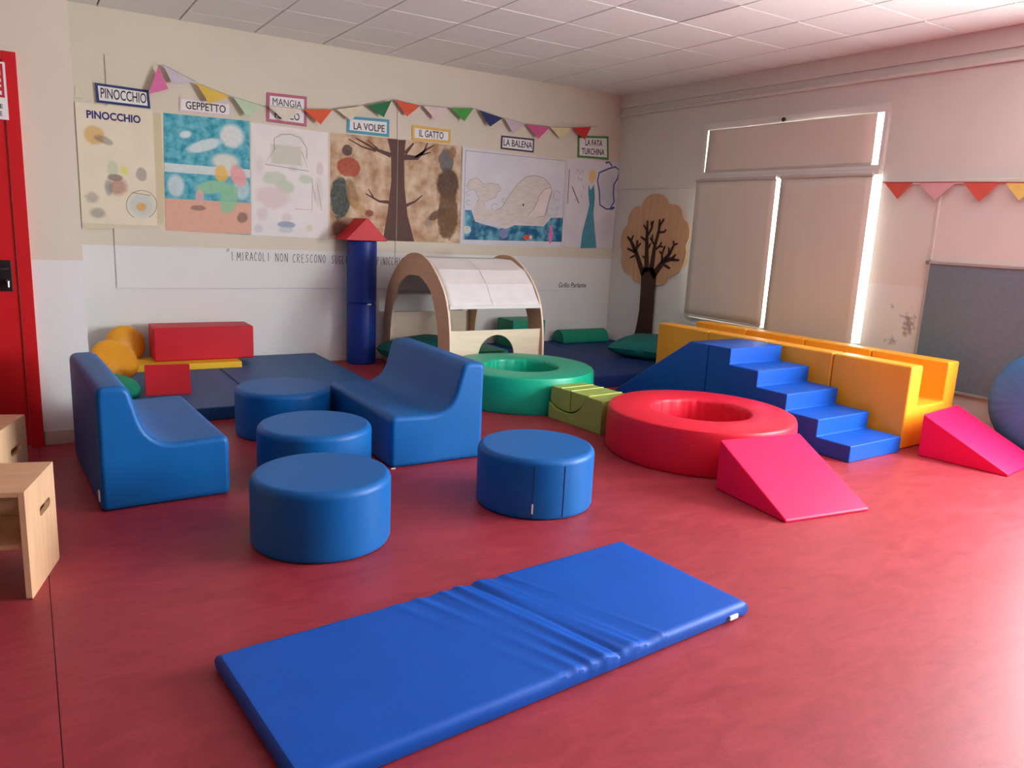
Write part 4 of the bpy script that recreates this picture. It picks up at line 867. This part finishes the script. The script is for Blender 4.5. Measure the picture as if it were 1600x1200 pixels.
card('a', 'navy-bordered name card, leftmost and partly beyond the panel edge', ('navy', (38, 54, 112)), [('PINOCCHIO', .335, .078, .004, -.001)], .020, .0)
card('b', 'pale pink bordered name card above the teal sheet', ('pale_pink', (226, 202, 206)), [('GEPPETTO', .325, .062, .002, -.004)], .014)
card('c', 'mauve-bordered two-line name card above the pale pencil sheet', ('mauve', (186, 104, 128)), [('MANGIA', .262, .063, 0, .05), ('FUOCO', .225, .063, 0, -.058)], .026)
card('d', 'sky blue bordered name card above the left brown sheet', ('sky_blue', (66, 158, 190)), [('LA VOLPE', .315, .064, .005, -.012)], .026)
card('e', 'yellow-bordered name card above the right brown sheet', ('yellow', (226, 180, 84)), [('IL GATTO', .27, .066, -.002, -.002)], .026)
card('f', 'dark violet bordered name card above the whale sheet', ('dark_violet', (58, 46, 84)), [('LA BALENA', .365, .068, 0, -.002)], .018)
card('g', 'green-bordered two-line name card above the corner sheet', ('green', (82, 138, 76)), [('LA FATA', .245, .066, 0, .045), ('TURCHINA', .325, .066, 0, -.052)], .026)
# ------------------------------------------------------------------ handwriting on the rear wall panels
GL = {'I': [[(.3,0),(.3,1)]], 'M': [[(0,0),(.08,1),(.35,.35),(.62,1),(.7,0)]], 'R': [[(.05,0),(.05,1),(.45,.95),(.5,.72),(.1,.5),(.55,0)]], 'A': [[(0,0),(.3,1),(.6,0)],[(.12,.38),(.48,.38)]],
 'C': [[(.5,.85),(.3,1),(.08,.75),(.05,.3),(.25,0),(.52,.12)]], 'O': [[(.3,1),(.07,.75),(.05,.28),(.28,0),(.52,.25),(.54,.72),(.3,1)]], 'L': [[(.1,1),(.1,0),(.5,.02)]], 'N': [[(.05,0),(.05,1),(.52,0),(.55,1)]],
 'E': [[(.5,1),(.08,.98),(.08,.02),(.52,0)],[(.08,.52),(.42,.52)]], 'S': [[(.5,.88),(.28,1),(.08,.78),(.25,.55),(.48,.32),(.32,.02),(.05,.14)]], 'U': [[(.05,1),(.07,.2),(.28,0),(.5,.2),(.53,1)]], 'G': [[(.5,.85),(.28,1),(.06,.7),(.06,.25),(.3,0),(.54,.15),(.54,.45),(.34,.45)]],
 'P': [[(.08,0),(.08,1),(.45,.95),(.5,.62),(.08,.5)]], 'H': [[(.05,0),(.05,1)],[(.52,0),(.52,1)],[(.05,.5),(.52,.5)]], '"': [[(.1,.8),(.2,1.15)],[(.3,.85),(.4,1.18)]]}
def handwriting(parent, words, h, w, m):
    bm = bmesh.new()
    for (s, x0, x1, z) in words:
        n = len(s); cw = (x1-x0)/n
        for i, ch in enumerate(s):
            for st_ in GL[ch]:
                L_ = [(x0+cw*i+p[0]/.62*cw*.74+random.uniform(-.001, .001), z+p[1]*h+random.uniform(-.002, .002), w) for p in st_]
                for u in range(len(L_)-1): stroke(bm, L_[u:u+2], 'back', 0, .0008)
    o = finish('handwriting', bm, m, parent, smooth=False); o.location = (0, YB-.0122, 0); return o
M_PEN = mat('black_marker_line', (78, 74, 74), .7)
handwriting(pn, [('"', 1.545, 1.60, .985), ('I', 1.582, 1.625, .975), ('MIRACOLI', 1.64, 1.945, .972), ('NON', 1.985, 2.115, .969), ('CRESCONO', 2.148, 2.478, .965), ('SUGLI', 2.526, 2.70, .96), ('PINOCC', 2.995, 3.182, .957)], .078, .0024, M_PEN)
handwriting(pn2, [('HIO', 3.195, 3.29, .955)], .078, .0024, M_PEN)
text('handwriting', 'Grillo Parlante', .082, M_PEN, pn2, ROT_BACK, (5.442, YB-.0126, .757), fit=.40, shear=.1, bold=.0008)
# ------------------------------------------------------------------ buntings
def bunting(name, label, tris, cols, to_world, out, root, strpts, group=None, tape=None):
    t = thing(name, label, 'bunting', root); R0 = Vector(root)
    for (a, b, c), (cn, col) in zip(tris, cols):
        m_ = mat('pennant_'+cn, col, .65, .04, 20)
        A, B, Cc = (Vector(to_world(p, o_)) - R0 for p, o_ in ((a, 0), (b, 0), (c, out())))
        n = (B-A).cross(Cc-A).normalized()*.0006; bm = bmesh.new()
        mid = (A+B)/2*.5+Cc*.5+Vector((0, 0, 0))
        f = [bm.verts.new(p+n) for p in (A, B, Cc)]; g = [bm.verts.new(p-n) for p in (A, B, Cc)]
        bm.faces.new(f); bm.faces.new(g[::-1])
        for i in range(3): bm.faces.new((f[i], f[(i+1) % 3], g[(i+1) % 3], g[i]))
        finish('pennant', bm, m_, t, smooth=False)
    TUBE('string', [Vector(to_world(p, 0))-R0 for p in strpts], tape or .0025, MATS['soft_pencil_line'] if not tape else mat('red_tape', (170, 56, 52), .5), t, 6)
cols = [('pink', (222, 110, 164)), ('lavender', (206, 196, 208)), ('gold', (228, 192, 84)), ('mint', (190, 214, 180)), ('ivory', (226, 216, 198)), ('orange', (224, 92, 48)), ('cream', (226, 212, 188)), ('dark_green', (28, 116, 66)), ('orange_red', (220, 84, 50)), ('blush', (224, 202, 200)), ('green', (74, 160, 68)), ('navy', (34, 50, 104)), ('lilac', (208, 188, 198)), ('magenta', (206, 92, 142)), ('pale_yellow', (226, 216, 164)), ('red', (200, 46, 40))]
sp = [p for tri in PENN[1:] for p in (tri[0], tri[1])]
sp = [PENN[0][0]]+sp+PEND
bunting('bunting', 'long string of sixteen paper pennants across the rear wall above the drawings', PENN, cols, lambda p, o: (p[0], 7.28-o, p[1]), lambda: random.uniform(.0, .03), (3.2, 7.28, 2.3), sp)
bunting('bunting', 'short red, pink and yellow bunting taped along the window wall', PENNR, [('coral', (222, 96, 80)), ('blush_right', (230, 178, 180)), ('coral', (222, 96, 80)), ('pale_gold', (236, 206, 110))], lambda p, o: (5.965-o, p[0], p[1]), lambda: random.uniform(0, .012), (5.965, 3.3, 1.88), [(3.93, 1.893), (3.3, 1.881), (2.65, 1.864), (2.25, 1.862)], tape=.004)
